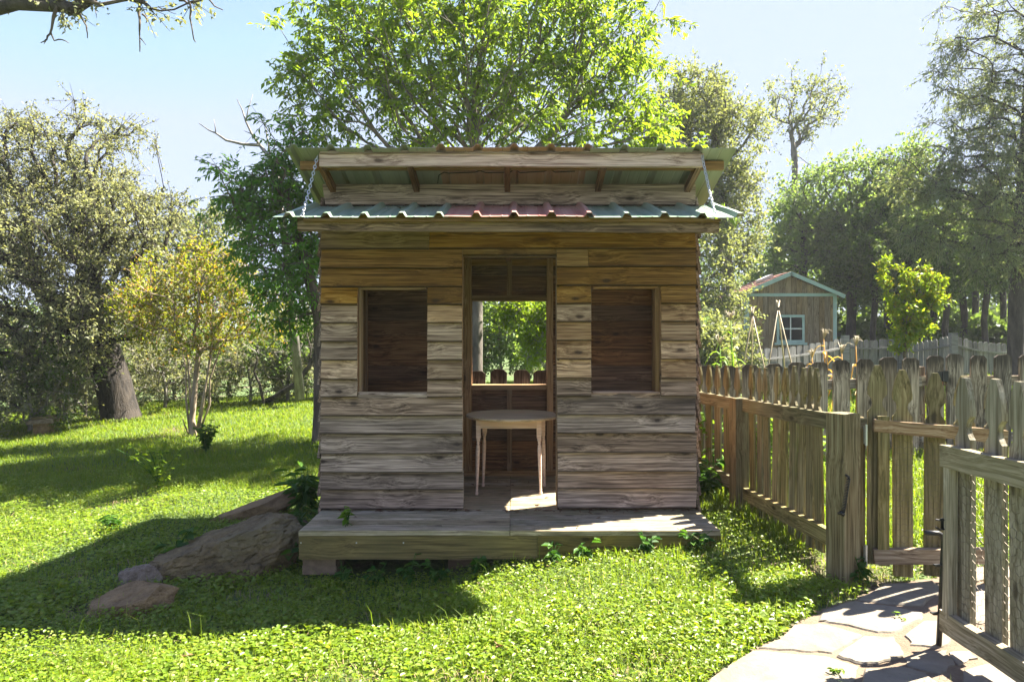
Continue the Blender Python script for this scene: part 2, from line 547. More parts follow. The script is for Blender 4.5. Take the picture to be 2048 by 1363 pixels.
p = t.vmath('ADD', co, t.n('CombineXYZ', _0=t.math('MULTIPLY', rnd, 31.), _1=t.math('MULTIPLY', rnd, 17.)).outputs[0])
n1, n2, n3 = t.noise(p, 4.5, 6, .65, .5), t.noise(p, 45, 4, .7), t.noise(p, 2.0, 3, .5, 1.5)
c = t.ramp(n1, [(.28, (.115, .088, .058)), (.5, (.185, .157, .116)), (.72, (.235, .205, .158))])
c = t.mix(t.math('MULTIPLY', t.step(n3, .53, .66), .55), c, (.165, .150, .122))
c = t.mix(t.math('MULTIPLY', t.step(n2, .58, .72), .5), c, (.085, .06, .04))
t.set(t.b.inputs['Base Color'], t.n('HueSaturation', _Value=t.math('ADD', .85, t.math('MULTIPLY', rnd, .25)), _Color=c).outputs[0])
t.b.inputs['Roughness'].default_value = .85
t.set(t.b.inputs['Normal'], t.bump(t.math('ADD', n1, t.math('MULTIPLY', n2, .4)), .6, .012))
M_FLAG = t.m
for poly in STONES:
    pts = [gat(*p) for p in poly]
    cen = sum(pts, Vector()) / len(pts)
    out = []
    for i, p in enumerate(pts):          # roughen the outline
        q = pts[(i + 1) % len(pts)]
        for f in (0, .33, .67):
            r = cen + (p.lerp(q, f) - cen) * 1.045
            r = r + Vector((random.uniform(-1, 1), random.uniform(-1, 1), 0)) * (.009 if f else .004)
            out.append(r)
    n = len(out)
    hz = .012 + random.uniform(-.002, .005)
    tx, ty = random.uniform(-.006, .006), random.uniform(-.006, .006)
    def zt(r, h):
        return G(r.x, r.y) + h + tx * (r.x - cen.x) + ty * (r.y - cen.y)
    vv = [(r.x, r.y, G(r.x, r.y) - .01) for r in out] + [(r.x, r.y, zt(r, hz - .007)) for r in out]
    vv += [(*(cen + (r - cen) * .955).xy, zt(r, hz)) for r in out] + [(cen.x, cen.y, zt(cen, hz + .002))]
    vv = [(a - cen.x, b - cen.y, c - cen.z) for a, b, c in vv]
    ff = []
    for i in range(n):
        j = (i + 1) % n
        ff += [(i, j, n + j, n + i), (n + i, n + j, 2 * n + j, 2 * n + i), (2 * n + i, 2 * n + j, 3 * n)]
    link('flagstone', pyd('flagstone', vv, ff), M_FLAG, path, Matrix.Translation(cen))

# ------------------------------------------------------------------ the playhouse
YF, YB, DZ = 4.46, 5.64, .2505
S = YF / F
def wx(px): return (px - 1024) * S
def wz(py): return CAMZ + (683 - py) * S
XL, XR = wx(645), wx(1392)
hut = empty('playhouse', (0, YF, G(0, YF)), 'small weathered cedar playhouse with window openings, chained awning and ribbed metal roof', 'playhouse')

def hboard(px0, px1, py0, py1, mat, parent, y=YF, lap=.026, tilt=.036, chR=0, chL=0, seg=4):
    """front clapboard: exposed face from py0 (top) to py1 (bottom)"""
    x0, x1, z1, z0 = wx(px0), wx(px1), wz(py0), wz(py1)
    Wd = z1 - z0 + lap
    o = Vector(((x0 + x1) / 2, y - .006 - tilt / 2 + random.uniform(-.001, .001), z0 + Wd / 2))
    M = frame(o, (1, 0, random.uniform(-.0015, .0015)), (0, tilt / Wd, 1))
    return board('clapboard', x1 - x0, Wd, .019, mat, parent, M, seg, .0012, chR, chL)

# front wall: top plate, studs and every clapboard
m = MB()
m.box(XL + .05, XR - .05, YF + .004, YF + .075, 2.185, 2.225)
front = m.build('front_wall', W['stud'], hut)
for a, b in ((XL + .005, XL + .045), (wx(715) - .012, wx(715) + .022), (wx(856) + .003, wx(856) + .035), (wx(925) - .036, wx(925) + .001), (wx(1113) - .001, wx(1113) + .036),
             (wx(1182) - .035, wx(1182) - .003), (wx(1317) - .020, wx(1317) + .014), (XR - .045, XR - .005)):
    board('stud', 2.183 - DZ - .046, b - a, .072, W['stud'], front, frame(((a + b) / 2, YF + .0395, (2.183 + DZ + .046) / 2), (0, 0, 1), (1, 0, 0)), 2, .0008)
for a, b in ((XL + .046, wx(925) - .037), (wx(1113) + .037, XR - .046)):
    board('plate', b - a, .04, .07, W['stud'], front, frame(((a + b) / 2, YF + .0395, DZ + .0255), (1, 0, 0), (0, 0, 1)), 2, .0008)
rows = [1016, 978, 944, 907, 868, 832, 795]
prev = rows[-1]
lw = ['grey', 'grey', 'grey', 'grey', 'grey', 'grey']
for i in range(6):
    b, tt = rows[i], rows[i + 1]
    hboard(645 - random.choice((0, 1, 2)), 926 + (2 if i < 2 else 0), tt, b, W['grey'], front)
    hboard(1113 + (1 if i > 2 else 2), 1391 + (2 if i < 4 else 0), tt - 2, b - 2, W['grey'], front, chR=.018)
# board under the windows rises to the sill
for (a, b, s0, s1) in ((645, 925, 717, 856), (1113, 1391, 1182, 1319)):
    hboard(s0, s1, 788, 797, W['grey'], front, lap=.012, tilt=.008)
prow = [795, 760, 722, 685, 648, 612, 577]
for i in range(6):
    b, tt = prow[i], prow[i + 1]
    mt = W['grey'] if i == 0 else W['mid'] if i < 4 else W['honey'] if i == 5 else W['mid']
    hboard(645, 717, tt, b, mt, front, seg=2)
    hboard(856, 925, tt, b, mt, front, seg=2)
    hboard(1113, 1181, tt - 2, b - 2, mt, front, seg=2)
    hboard(1320, 1389, tt - 2, b - 2, mt, front, seg=2)
hboard(645, 925, 540, 577, W['honey'], front); hboard(1113, 1389, 537, 574, W['honey'], front)
hboard(645, 925, 502, 540, W['honey'], front); hboard(1113, 1175, 500, 537, W['honey'], front, seg=2); hboard(1176, 1389, 500, 537, W['honey'], front)
hboard(645, 859, 464, 502, W['honey'], front); hboard(860, 1388, 464, 501, W['honey'], front)
hboard(926, 1112, 500, 512, W['honey'], front, lap=.02, tilt=.012)
hboard(645, 1388, 424, 464, W['honey'], front)
# window and door trim (thin jamb liners)
for (a, b, top, bot) in ((717, 856, 579, 788), (1182, 1319, 577, 785)):
    for px in (a, b):
        x = wx(px)
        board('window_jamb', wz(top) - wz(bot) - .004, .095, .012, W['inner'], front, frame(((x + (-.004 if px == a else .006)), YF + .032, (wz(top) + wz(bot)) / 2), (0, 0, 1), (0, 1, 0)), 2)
    board('window_head', wx(b) - wx(a) - .03, .09, .010, W['stud'], front, frame(((wx(a) + wx(b)) / 2, YF + .03, wz(top) + .002), (1, 0, 0), (0, 1, 0)), 2)
    board('window_sill', wx(b) - wx(a) - .024, .10, .010, W['beam'], front, frame(((wx(a) + wx(b)) / 2, YF + .026, wz(bot) - .002), (1, 0, 0), (0, 1, 0)), 2)
for px, sg in ((926, -1), (1113, 1)):
    board('door_jamb', wz(513) - DZ - .01, .1, .014, W['mid'], front, frame((wx(px) + sg * .009, YF + .028, (wz(513) + DZ) / 2), (0, 0, 1), (0, 1, 0)), 3)
board('door_head', wx(1113) - wx(926), .09, .018, W['honey'], front, frame(((wx(926) + wx(1113)) / 2, YF + .034, wz(511)), (1, 0, 0), (0, 1, 0)), 3)
# clerestory board between the two roofs
hboard(646, 1390, 371, 413, W['edge'] if False else W['grey'], front, lap=.0, tilt=.004, chL=.02, chR=.004)

NAIL = MB()
NAIL.tube([(0, .002, 0), (0, -.0025, 0)], .0032, 8)
NAIL = NAIL.mesh('nail'); NAIL.materials.append(M_NAIL)
for i in range(46):
    px = random.choice((651, 705, 712, 864, 918, 1120, 1175, 1188, 1326, 1384, 780, 1250)) + random.uniform(-2, 2)
    row = random.choice(rows[:-1] + [577, 540, 502] + (prow[:-1] if not (717 < px < 856 or 1182 < px < 1319) else []))
    o = link('nail', NAIL, None, front, Matrix.Translation((wx(px), YF - .036, wz(row - random.uniform(5, 12)))))
# back wall
SB = YB / F
def bx(px): return (px - 1024) * SB
def bz(py): return CAMZ + (683 - py) * SB
m = MB()
m.box(XL + .02, XR - .02, YB - .09, YB, DZ + .002, DZ + .044)          # bottom plate
back = m.build('back_wall', W['stud'], hut)
for nm, lo_, hi_ in (('header', bz(604), bz(593)), ('sill_rail', bz(779), bz(770.5))):
    board(nm, bx(1092.5) - bx(944.5), hi_ - lo_, .085, W['stud'], back, frame((bx(1018.5), YB - .043, (lo_ + hi_) / 2), (1, 0, 0), (0, 0, 1)), 2, .0006)
for a, b, z0, z1 in ((930, 944, DZ + .045, 2.02), (1093, 1105, DZ + .045, 2.02), (1014, 1024, bz(593) + .001, 2.02), (1014, 1024, DZ + .045, bz(779) - .001)):
    board('stud', z1 - z0, bx(b) - bx(a), .088, W['stud'], back, frame(((bx(a) + bx(b)) / 2, YB - .045, (z0 + z1) / 2), (0, 0, 1), (1, 0, 0)), 2, .001)
for x in (XL + .03, XR - .03):
    board('stud', 2.02 - DZ - .05, .04, .088, W['stud'], back, frame((x, YB - .045, (2.02 + DZ) / 2 + .02), (0, 0, 1), (1, 0, 0)), 2, .001)
z = DZ + .02
while z < 2.02:
    lo_, hi_ = z - .007, z + .131
    pieces = [(XL + .01, XR - .01, lo_, hi_)]
    if hi_ > bz(770) and lo_ < bz(604):
        pieces = [(XL + .01, bx(944.5), lo_, hi_), (bx(1092.5), XR - .01, lo_, hi_)]
        if lo_ < bz(770) - .015:
            pieces.append((bx(944.5) + .001, bx(1092.5) - .001, lo_, bz(770) - .001))
        if hi_ > bz(604) + .015:
            pieces.append((bx(944.5) + .001, bx(1092.5) - .001, bz(604) + .001, hi_))
    for a, b, c, d in pieces:
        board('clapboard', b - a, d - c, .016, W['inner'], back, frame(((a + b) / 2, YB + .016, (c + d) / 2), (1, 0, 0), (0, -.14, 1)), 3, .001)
    z += .124
# window lining of the back wall, weathered thin edge
m = MB()
for a, b, c, d in ((bx(944), bx(1093), bz(771.5), bz(770)),):
    m.box(a, b, YB - .02, YB + .05, c, d)
m.build('window_lining', W['mid'], back)

# side walls, clapboards lapping outwards
def roofz(y):
    return 2.50 - .29 * (y - 4.07)
for side, X in ((-1, XL), (1, XR)):
    m = MB()
    m.box(min(X - side * .05, X - side * .012), max(X - side * .05, X - side * .012), YF + .12, YB - .06, DZ + .002, DZ + .04)
    wall = m.build('side_wall', W['stud'], hut)
    for y in (YF + .1, 4.95, 5.40, YB - .04):
        h_ = roofz(y) - .07 - DZ - .045
        board('stud', h_, .04, .038, W['stud'], wall, frame((X - side * .031, y, DZ + .045 + h_ / 2), (0, 0, 1), (0, 1, 0)), 2, .0008)
    z = DZ - .02
    i = 0
    while z < 2.30:
        y1 = min(YB + .01, 4.07 + (2.50 - z - .17) / .29)
        y0 = YF - .004
        spans = [(y0, y1)]
        if side == 1 and z > .95 and z < 1.98:
            spans = [(y0, 4.98), (5.36, y1)]
        for a, b in spans:
            if b - a < .08:
                continue
            ln = b - a
            M = frame((X + side * (.012 + random.uniform(-.002, .003)), (a + b) / 2, z + .066), (0, 1, 0), (-side * .17, 0, 1))
            board('clapboard', ln, .146, .018, W['edge'] if i % 3 else W['grey'], wall, M, 4, .002)
        z += .120
        i += 1

# deck: boards, skirt and blocks
deck_m = MB()
deck_m.box(-1.19, 1.17, YB - .04, YB, DZ - .17, DZ - .032)
deck = deck_m.build('deck', W['edge'], hut)
for x in (-1.15, -.6, -.02, .6, 1.12):
    board('joist', YB - .05 - 4.0, .135, .04, W['edge'], deck, frame((x, (YB - .05 + 4.0) / 2, DZ - .1), (0, 1, 0), (0, 0, 1)), 2, .001)
ys = [3.955 + .1235 * i for i in range(14)]
for i, y in enumerate(ys):
    inside = y > YF - .03
    for (a, b) in ((-1.236, -.014), (-.010, 1.208)):
        if y + .06 > YF:
            a, b = max(a, XL + .0), min(b, XR)
        board('deck_board', b - a, .1185, .028, W['deck'], deck, frame(((a + b) / 2, y + .06, DZ - .014 + random.uniform(-.001, .001)), (1, 0, 0), (0, 1, 0)), 4, .0012)
for (a, b) in ((-1.236, .1445), (.147, 1.208)):
    board('skirt_board', b - a, .135, .03, W['skirt'], deck, frame(((a + b) / 2, 3.972, DZ - .029 - .0675), (1, 0, 0), (0, 0, 1)), 4, .002)
for x in (-1.221, 1.193):
    board('skirt_board', YB - 4.0, .13, .03, W['skirt'], deck, frame((x, (YB + 3.99) / 2, DZ - .0955), (0, 1, 0), (0, 0, 1)), 4, .002)
for x, y in ((-1.13, 4.02), (-.28, 4.10), (.3, 4.10), (1.1, 4.06), (-1.1, 5.4), (1.1, 5.4)):
    for k in range(2):
        top = DZ - .165 - .052 * k
        link('block', pyd('block', [(sx * .1 + random.uniform(-.004, .004), sy * .1, sz * .0255) for sz in (-1, 1) for sy in (-1, 1) for sx in (-1, 1)],
                          [(0, 2, 3, 1), (4, 5, 7, 6), (0, 1, 5, 4), (2, 6, 7, 3), (0, 4, 6, 2), (1, 3, 7, 5)]), M_CONC, deck, Matrix.Translation((x, y - .0 + .08, top - .026)))
def nail(p, parent, r=.0035):
    mm = MB()
    mm.tube([Vector(p) + Vector((0, .002, 0)), Vector(p) - Vector((0, .0025, 0))], r, 8)
    return mm.build('nail', M_NAIL, parent)
for px in (713, 807, 602):
    nail(((px - 1024) * 3.957 / F, 3.957, CAMZ - (1086 - 683) * 3.957 / F), deck, .0045)
nail(((1323 - 1024) * 3.957 / F, 3.957, CAMZ - (1078 - 683) * 3.957 / F), deck, .0045)

# ribbed roofing sheets
def ribbed(name, x0, x1, pitch, phase, P0, P1, mats, parent, lift=.024):
    """sheet between front edge point P0 (y,z) and back P1, ribs running front to back"""
    prof = []
    x = x0
    ribs = []
    k = math.ceil((x0 - phase) / pitch)
    while phase + k * pitch < x1 - .02:
        ribs.append(phase + k * pitch)
        k += 1
    prof.append((x0, 0))
    for r in ribs:
        if r - .028 > x0:
            for dx, dz in ((-.028, 0), (-.012, lift), (.012, lift), (.028, 0)):
                prof.append((min(r + dx, x1), dz))
            for dx in (.075, .145):
                for ddx, dz in ((-.006, 0), (0, .003), (.006, 0)):
                    if r + dx + ddx < x1:
                        prof.append((r + dx + ddx, dz))
    if prof[-1][0] < x1 - .001:
        prof.append((x1, 0))
    d = Vector((0, P1[0] - P0[0], P1[1] - P0[1]))
    nrm = Vector((0, -d.z, d.y)).normalized()
    if nrm.z < 0:
        nrm = -nrm
    v, f, mi = [], [], []
    rows_ = 5
    n = len(prof)
    for top in (1, 0):
        for r in range(rows_ + 1):
            for (x, h) in prof:
                wob = .002 * math.sin(x * 9 + r * 1.7)
                p = Vector((x, P0[0], P0[1])) + d * (r / rows_) + nrm * (h + wob + (.0012 if top else -.0012))
                v.append(p)
    base = (rows_ + 1) * n
    for r in range(rows_):
        for i in range(n - 1):
            a = r * n + i
            f.append((a, a + 1, a + n + 1, a + n)); mi.append(0)
            b = base + a
            f.append((b, b + n, b + n + 1, b + 1)); mi.append(1)
    for i in range(n - 1):
        f.append((i, base + i, base + i + 1, i + 1)); mi.append(1)
        a = rows_ * n + i
        f.append((a, a + 1, base + a + 1, base + a)); mi.append(1)
    for r in range(rows_):
        a = r * n
        f.append((a, a + n, base + a + n, base + a)); mi.append(1)
        a = r * n + n - 1
        f.append((a, base + a, base + a + n, a + n)); mi.append(1)
    me = pyd(name, v, f)
    me.polygons.foreach_set('material_index', mi)
    return link(name, me, list(mats), parent)

# upper roof
UF, UB = (4.07, 2.50), (5.92, 2.50 - .29 * 1.85)
m = MB()
roof_len = math.hypot(UB[0] - 4.12, UB[1] - 2.485)
rd = Vector((0, 1, -.29)).normalized()
rn = Vector((0, .29, 1)).normalized()
def rafter(parent, x, y0, y1, w=.036, h=.048, mat=None):
    p0, p1 = Vector((x, y0, roofz(y0))), Vector((x, y1, roofz(y1)))
    c = (p0 + p1) / 2 - rn * (h / 2 + .024)
    return board('rafter', (p1 - p0).length, h, w, mat or W['inner'], parent, frame(c, rd, rn), 3, .001)
m.box(XL + .03, XR - .03, YB - .06, YB - .002, roofz(YB) - .075, roofz(YB) - .028)
roof = m.build('roof', W['stud'], hut)
for x in (-1.165, -.62, -.03, .56, 1.14):
    rafter(roof, x, 4.16, 5.86)
for y in (4.70, 5.30):
    board('purlin', 2.55, .045, .022, W['stud'], roof, frame((0, y, roofz(y) - .014), (1, 0, 0), (0, 1, -.29)), 3, .001)
# front fascia beam and the darker purlin behind it
board('fascia_board', (1405 - 640) * 4.135 / F, .078, .036, W['beam'], roof, frame(((1022.5 - 1024) * 4.135 / F, 4.135, CAMZ + (683 - 322.5) * 4.135 / F), (1, 0, 0), (0, 0, 1)), 5, .002)
board('fascia_board', (1403 - 641) * 4.125 / F, .018, .05, W['edge'], roof, frame(((1022 - 1024) * 4.125 / F, 4.135, CAMZ + (683 - 307.0) * 4.125 / F), (1, 0, 0), (0, 0, 1)), 5, .002)
board('purlin', 2.60, .052, .036, W['stud'], roof, frame((0, 4.205, roofz(4.205) - .034), (1, 0, 0), (0, 0, 1)), 3, .001)
UX0, UX1 = (570 - 1024) * 4.07 / F, (1474 - 1024) * 4.07 / F
up = .2195
ph = (955 - 1024) * 4.07 / F
xa, xb = ph - up * 1.0 - .03, ph + up * 3 + .03
lab = dict()
o = ribbed('roof_panel', UX0, xa, up, ph, UF, UB, (M_GREEN, M_UNDER), roof)
o['label'] = 'faded green ribbed sheet at the end of the roof above its pale underside'
o = ribbed('roof_panel', xa - .02, xb, up, ph, (UF[0] + .002, UF[1] + .004), (UB[0], UB[1] + .004), (M_RED, M_UNDERR), roof)
o['label'] = 'faded red ribbed sheet in the middle of the roof'
ribbed('roof_panel', xb - .015, UX1, up, ph, UF, UB, (M_GREEN, M_UNDER), roof)
# black cable strung under the roof
m = MB()
cpts = []
for px, py in ((875, 368), (878, 352), (888, 346), (898, 348), (950, 346), (960, 343), (972, 347), (1020, 346), (1030, 340), (1040, 347), (1090, 344), (1100, 340), (1110, 346), (1150, 344)):
    lo, hi = 4.1, 5.6
    for _ in range(40):
        mid = (lo + hi) / 2
        if at(px, py, mid).z > roofz(mid) - .012:
            hi = mid
        else:
            lo = mid
    cpts.append(at(px, py, (lo + hi) / 2))
m.tube(cpts, .0035, 6)
m.build('cable', M_CABLE, roof, True)

# awning over the porch
AF, AB = (3.885, CAMZ + (683 - 436) * 3.885 / F), (4.452, CAMZ + (683 - 414) * 4.452 / F)
m = MB()
m.box(XL - .02, XR + .02, 4.395, 4.440, 2.145, 2.20)
awn = m.build('awning', W['stud'], hut)
board('fascia_board', (1436 - 597) * 3.99 / F, 25 * 3.99 / F, .038, W['edge'], awn, frame(((1016.5 - 1024) * 3.99 / F, 3.99, CAMZ + (683 - 452.5) * 3.99 / F), (1, 0, -.003), (0, 0, 1)), 6, .002)
board('purlin', 2.40, .014, .045, W['stud'], awn, frame((0, 3.945, CAMZ + (683 - 440) * 3.935 / F - .006), (1, 0, 0), (0, 0, 1)), 4, .001)
ad = Vector((0, AB[0] - AF[0], AB[1] - AF[1])).normalized()
an = Vector((0, -ad.z, ad.y))
for x in (-1.15, -.58, 0.0, .58, 1.13):
    c = Vector((x, 4.195, AF[1] + (4.195 - AF[0]) / (AB[0] - AF[0]) * (AB[1] - AF[1]))) - an * .034
    board('rafter', .37, .055, .036, W['stud'], awn, frame(c, ad, an), 2, .001)
ax0, ax1 = (545 - 1024) * 3.885 / F, (1490 - 1024) * 3.885 / F
ap = .2145
aph = (1028 - 1024) * 3.885 / F
b1, b2 = aph - ap * 2 + .03, aph + ap * 2 - .03
ribbed('awning_panel', ax0, b1 + .02, ap, aph, AF, AB, (M_GREEN, M_UNDER), awn)
o = ribbed('awning_panel', b1, b2 + .06, ap, aph, (AF[0], AF[1] + .0045), (AB[0], AB[1] + .0045), (M_RED, M_UNDERR), awn)
o['label'] = 'faded red ribbed sheet in the middle of the awning'
o = ribbed('awning_panel', b2 + .03, ax1, ap, aph, AF, AB, (M_GREEN, M_UNDER), awn)
o['label'] = 'sunlit faded green ribbed sheet at the awning end by the fence'
for i in range(12):                      # screw heads along two lines
    for fr in (.14, .78):
        x = ax0 + .12 + i * .215 + random.uniform(-.03, .03)
        p = Vector((x, AF[0], AF[1])) + Vector((0, AB[0] - AF[0], AB[1] - AF[1])) * fr + an * .004
        mm = MB()
        mm.tube([p, p + an * .004], .006, 6)
        mm.build('screw', M_NAIL, awn)

# chains holding the awning
def chain(p0, p1):
    L = (p1 - p0).length
    pitch = .0215
    n = int(L / pitch)
    mm = MB()
    d = (p1 - p0).normalized()
    u = d.orthogonal().normalized()
    for i in range(n):
        c = p0 + d * (i + .5) * L / n + Vector((0, 0, -.014 * math.sin(math.pi * i / n)))
        s = (u if i % 2 else d.cross(u))
        s = (s + d.cross(s) * .5).normalized()
        pts = []
        for k in range(10):
            a = 2 * math.pi * k / 10
            pts.append(c + d * math.cos(a) * .0155 + s * math.sin(a) * .0075)
        pts.append(pts[0])
        mm.tube(pts, .0026, 5, cap=False)
    ob = mm.build('chain', M_STEEL, hut, True)
    return ob
chain(at(635, 313, 4.108), at(604, 433, 3.92))
chain(at(1404, 313, 4.108), at(1430, 428, 3.92))

# ------------------------------------------------------------------ table inside
TY = 5.04
def tx(px): return (px - 1024) * TY / F
ttop = CAMZ - (829 - 683) * TY / F
tab = empty('round_table', (tx(1020), TY, DZ), 'small round pinkish wooden table with turned legs standing in the playhouse doorway', 'table')
rad = (1113 - 927) / 2 * TY / F
m = MB()
out = []
for k in range(48):
    a = 2 * math.pi * k / 48
    x, y = rad * math.cos(a), rad * math.sin(a)
    if x > rad * .93: x = rad * .93 + .0 * x
    out.append((x, y))
vv = [(x * .985, y * .985, -.020) for x, y in out] + [(x, y, -.014) for x, y in out] + [(x, y, -.004) for x, y in out] + [(x * .985, y * .985, 0) for x, y in out]
ff = [tuple(range(47, -1, -1)), tuple(range(144, 192))]
for r in range(3):
    for i in range(48):
        j = (i + 1) % 48
        ff.append((r * 48 + i, r * 48 + j, (r + 1) * 48 + j, (r + 1) * 48 + i))
link('tabletop', pyd('tabletop', vv, ff), M_TOP, tab, Matrix.Translation((tx(1022) + .012, TY, ttop)))
ya, yb = TY - .155, TY + .16
xa_, xb_ = tx(960), tx(1078)
board('apron', xb_ - xa_ + .01, .064, .018, M_PINK, tab, frame(((xa_ + xb_) / 2, ya, ttop - .054), (1, 0, 0), (0, 0, 1)), 2, .0005)
board('apron', xb_ - xa_ + .01, .064, .018, M_PINK, tab, frame(((xa_ + xb_) / 2, yb, ttop - .054), (1, 0, 0), (0, 0, 1)), 2, .0005)
for x in (xa_, xb_ + .0):
    board('apron', yb - ya - .04, .064, .018, M_PINK, tab, frame((x, (ya + yb) / 2, ttop - .054), (0, 1, 0), (0, 0, 1)), 2, .0005)
prof = [(0, .010), (.012, .0125), (.022, .0115), (.028, .0075), (.036, .0105), (.05, .0085), (.06, .0095), (.20, .0135), (.30, .0150), (.335, .0125), (.342, .0085), (.350, .0125), (.358, .0095), (.368, .0145), (.385, .0155)]
leg_h = ttop - .088 - DZ
sc = (leg_h - .03) / .385 if leg_h > .3 else 1
for i, (x, y) in enumerate(((xa_ - .004, ya), (xb_ - .006, ya), (xa_ + .03, yb - .04), (xb_ + .035, yb - .04))):
    mm = MB()
    sx = -1 if i in (0, 2) else 1
    lean = Vector((sx * .012, -.01 if i < 2 else .01, 0))
    top = Vector((x, y, ttop - .088))
    bot = Vector((x, y, DZ)) + lean
    pts, rr = [], []
    for h, r in prof:
        f_ = h / .385 * .86
        pts.append(bot.lerp(top, f_)); rr.append(r)
    mm.tube(pts, rr, 12)
    q = bot.lerp(top, .86)
    mm.box(top.x - .0165, top.x + .0165, top.y - .0165, top.y + .0165, q.z, ttop - .021)
    mm.build('leg', M_PINK, tab, True if False else False)
# dead leaf on the deck boards
def small_leaf(name, p, col, s, label, cat):
    me = pyd(name, [(0, 0, .002), (s * .5, s * .28, .008), (s, .0, .004), (s * .5, -s * .3, .01), (s * .45, 0, .001), (-s * .35, s * .05, .012), (s * .1, s * .5, .02)],
             [(0, 4, 1), (1, 4, 2), (2, 4, 3), (3, 4, 0), (0, 5, 4), (4, 6, 1)])
    o = link(name, me, col, None, Matrix.Translation(p) @ Matrix.Rotation(.4, 4, 'Z'))
    return tag(o, label, cat)
M_DRY = plain('dry_leaf', (.30, .13, .06), .7, 0, .3, 30)
small_leaf('dead_leaf', Vector((.155, 4.56, DZ + .002)), M_DRY, .04, 'curled brown dead leaf lying on the sunlit deck in the doorway', 'dead leaf')

lr = np.random.default_rng(9)
n = 150
lx = lr.uniform(-1.15, 1.15, n); ly = np.where(lr.random(n) < .6, YF - .035 - np.abs(lr.normal(size=n)) * .03, lr.uniform(4.0, 5.5, n))
lz = np.full(n, DZ + .003)
na = 40
lx[:na] = lr.uniform(-1.25, 1.25, na); ly[:na] = 4.44 - np.abs(lr.normal(size=na)) * .07
lz[:na] = AF[1] + (ly[:na] - AF[0]) / (AB[0] - AF[0]) * (AB[1] - AF[1]) + .006
LP = np.stack([lx, ly, lz], 1)
LV, LFc = [], []
for i, p in enumerate(LP):
    a = lr.uniform(0, 6.28); l = lr.uniform(.010, .032); w_ = l * lr.uniform(.15, .5)
    e1 = np.array([math.cos(a), math.sin(a), 0]); e2 = np.array([-math.sin(a), math.cos(a), 0])
    LV += [p - e1 * l, p + e2 * w_ + [0, 0, l * .35], p + e1 * l + [0, 0, l * .2], p - e2 * w_ + [0, 0, l * .3]]
    LFc.append((4 * i, 4 * i + 1, 4 * i + 2, 4 * i + 3))
lo = link('leaf_litter', npmesh('leaf_litter', np.array(LV), np.array(LFc)), plain('brown_litter', (.20, .105, .05), .85, 0, .5, 20))
tag(lo, 'bits of dead leaf blown along the deck boards and the awning', None, None, 'stuff')

# ------------------------------------------------------------------ fences
def gothic_mesh(H, w=.089, t=.019, headlen=.235):
    hw = w / 2
    half = [(hw, 0.0), (hw, H - .232), (hw - .006, H - .226), (hw - .0185, H - .208), (hw - .0235, H - .187), (hw - .0185, H - .167), (hw - .006, H - .152), (hw, H - .145),
            (hw + .0, H - .125), (hw - .005, H - .085), (hw - .015, H - .045), (hw - .026, H - .012), (.013, H)]
    out = [(x, z) for x, z in half] + [(-x, z) for x, z in reversed(half)]
    # local X up, local Z across
    n = len(out)
    v = [(z, -t / 2, x) for x, z in out] + [(z, t / 2, x) for x, z in out]
    f = [tuple(range(n)), tuple(range(2 * n - 1, n - 1, -1))] + [((i + 1) % n, i, n + i, n + (i + 1) % n) for i in range(n)]
    return pyd('picket', v, f)
def dogear_mesh(H, w=.145, t=.019, ear=.035, earz=.03):
    hw = w / 2
    half = [(hw, 0), (hw, H * .5), (hw, H - earz), (hw - ear * .9, H)]
    out = half + [(-x, z) for x, z in reversed(half)]
    n = len(out)
    v = [(z + (random.uniform(-.004, .004) if z > H * .8 else 0), -t / 2, x + (random.uniform(-.003, .003))) for x, z in out]
    v += [(a, t / 2, c) for a, _b, c in v]
    f = [tuple(range(n)), tuple(range(2 * n - 1, n - 1, -1))] + [((i + 1) % n, i, n + i, n + (i + 1) % n) for i in range(n)]
    return pyd('picket', v, f)
PIC = []
for h in (1.0, 1.03):
    me = gothic_mesh(h, .078, .015)
    me.materials.append(W['fence'])
    PIC.append(me)
def picket(parent, x, y, zbase, along, H, mats=None, me=None, jit=.012):
    al = Vector(along).normalized()
    if me is None:
        me = random.choice(PIC)
        h0 = 1.0 if me is PIC[0] else 1.03
    M = frame((x, y, zbase), (random.uniform(-jit, jit), random.uniform(-jit, jit), 1), al)
    o = bpy.data.objects.new('picket', me)
    C.objects.link(o)
    o.matrix_world = M
    o.parent = parent
    o.matrix_parent_inverse = parent_world(parent).inverted()
    return o
def rail(parent, p0, p1, w=.085, t=.036, mat=None, seg=4, name='rail', jit=.002):
    p0, p1 = Vector(p0), Vector(p1)
    return board(name, (p1 - p0).length, w, t, mat or W['fence'], parent, frame((p0 + p1) / 2, p1 - p0, (0, 0, 1)), seg, jit)
def post(parent, x, y, z0, z1, w=.095, yaw=0.0, mat=None):
    M = Matrix.Translation((x, y, (z0 + z1) / 2)) @ Matrix.Rotation(yaw, 4, 'Z') @ frame((0, 0, 0), (0, 0, 1), (1, 0, 0))
    return board('post', z1 - z0, w, w, mat or W['post'], parent, M, 4, .0015)

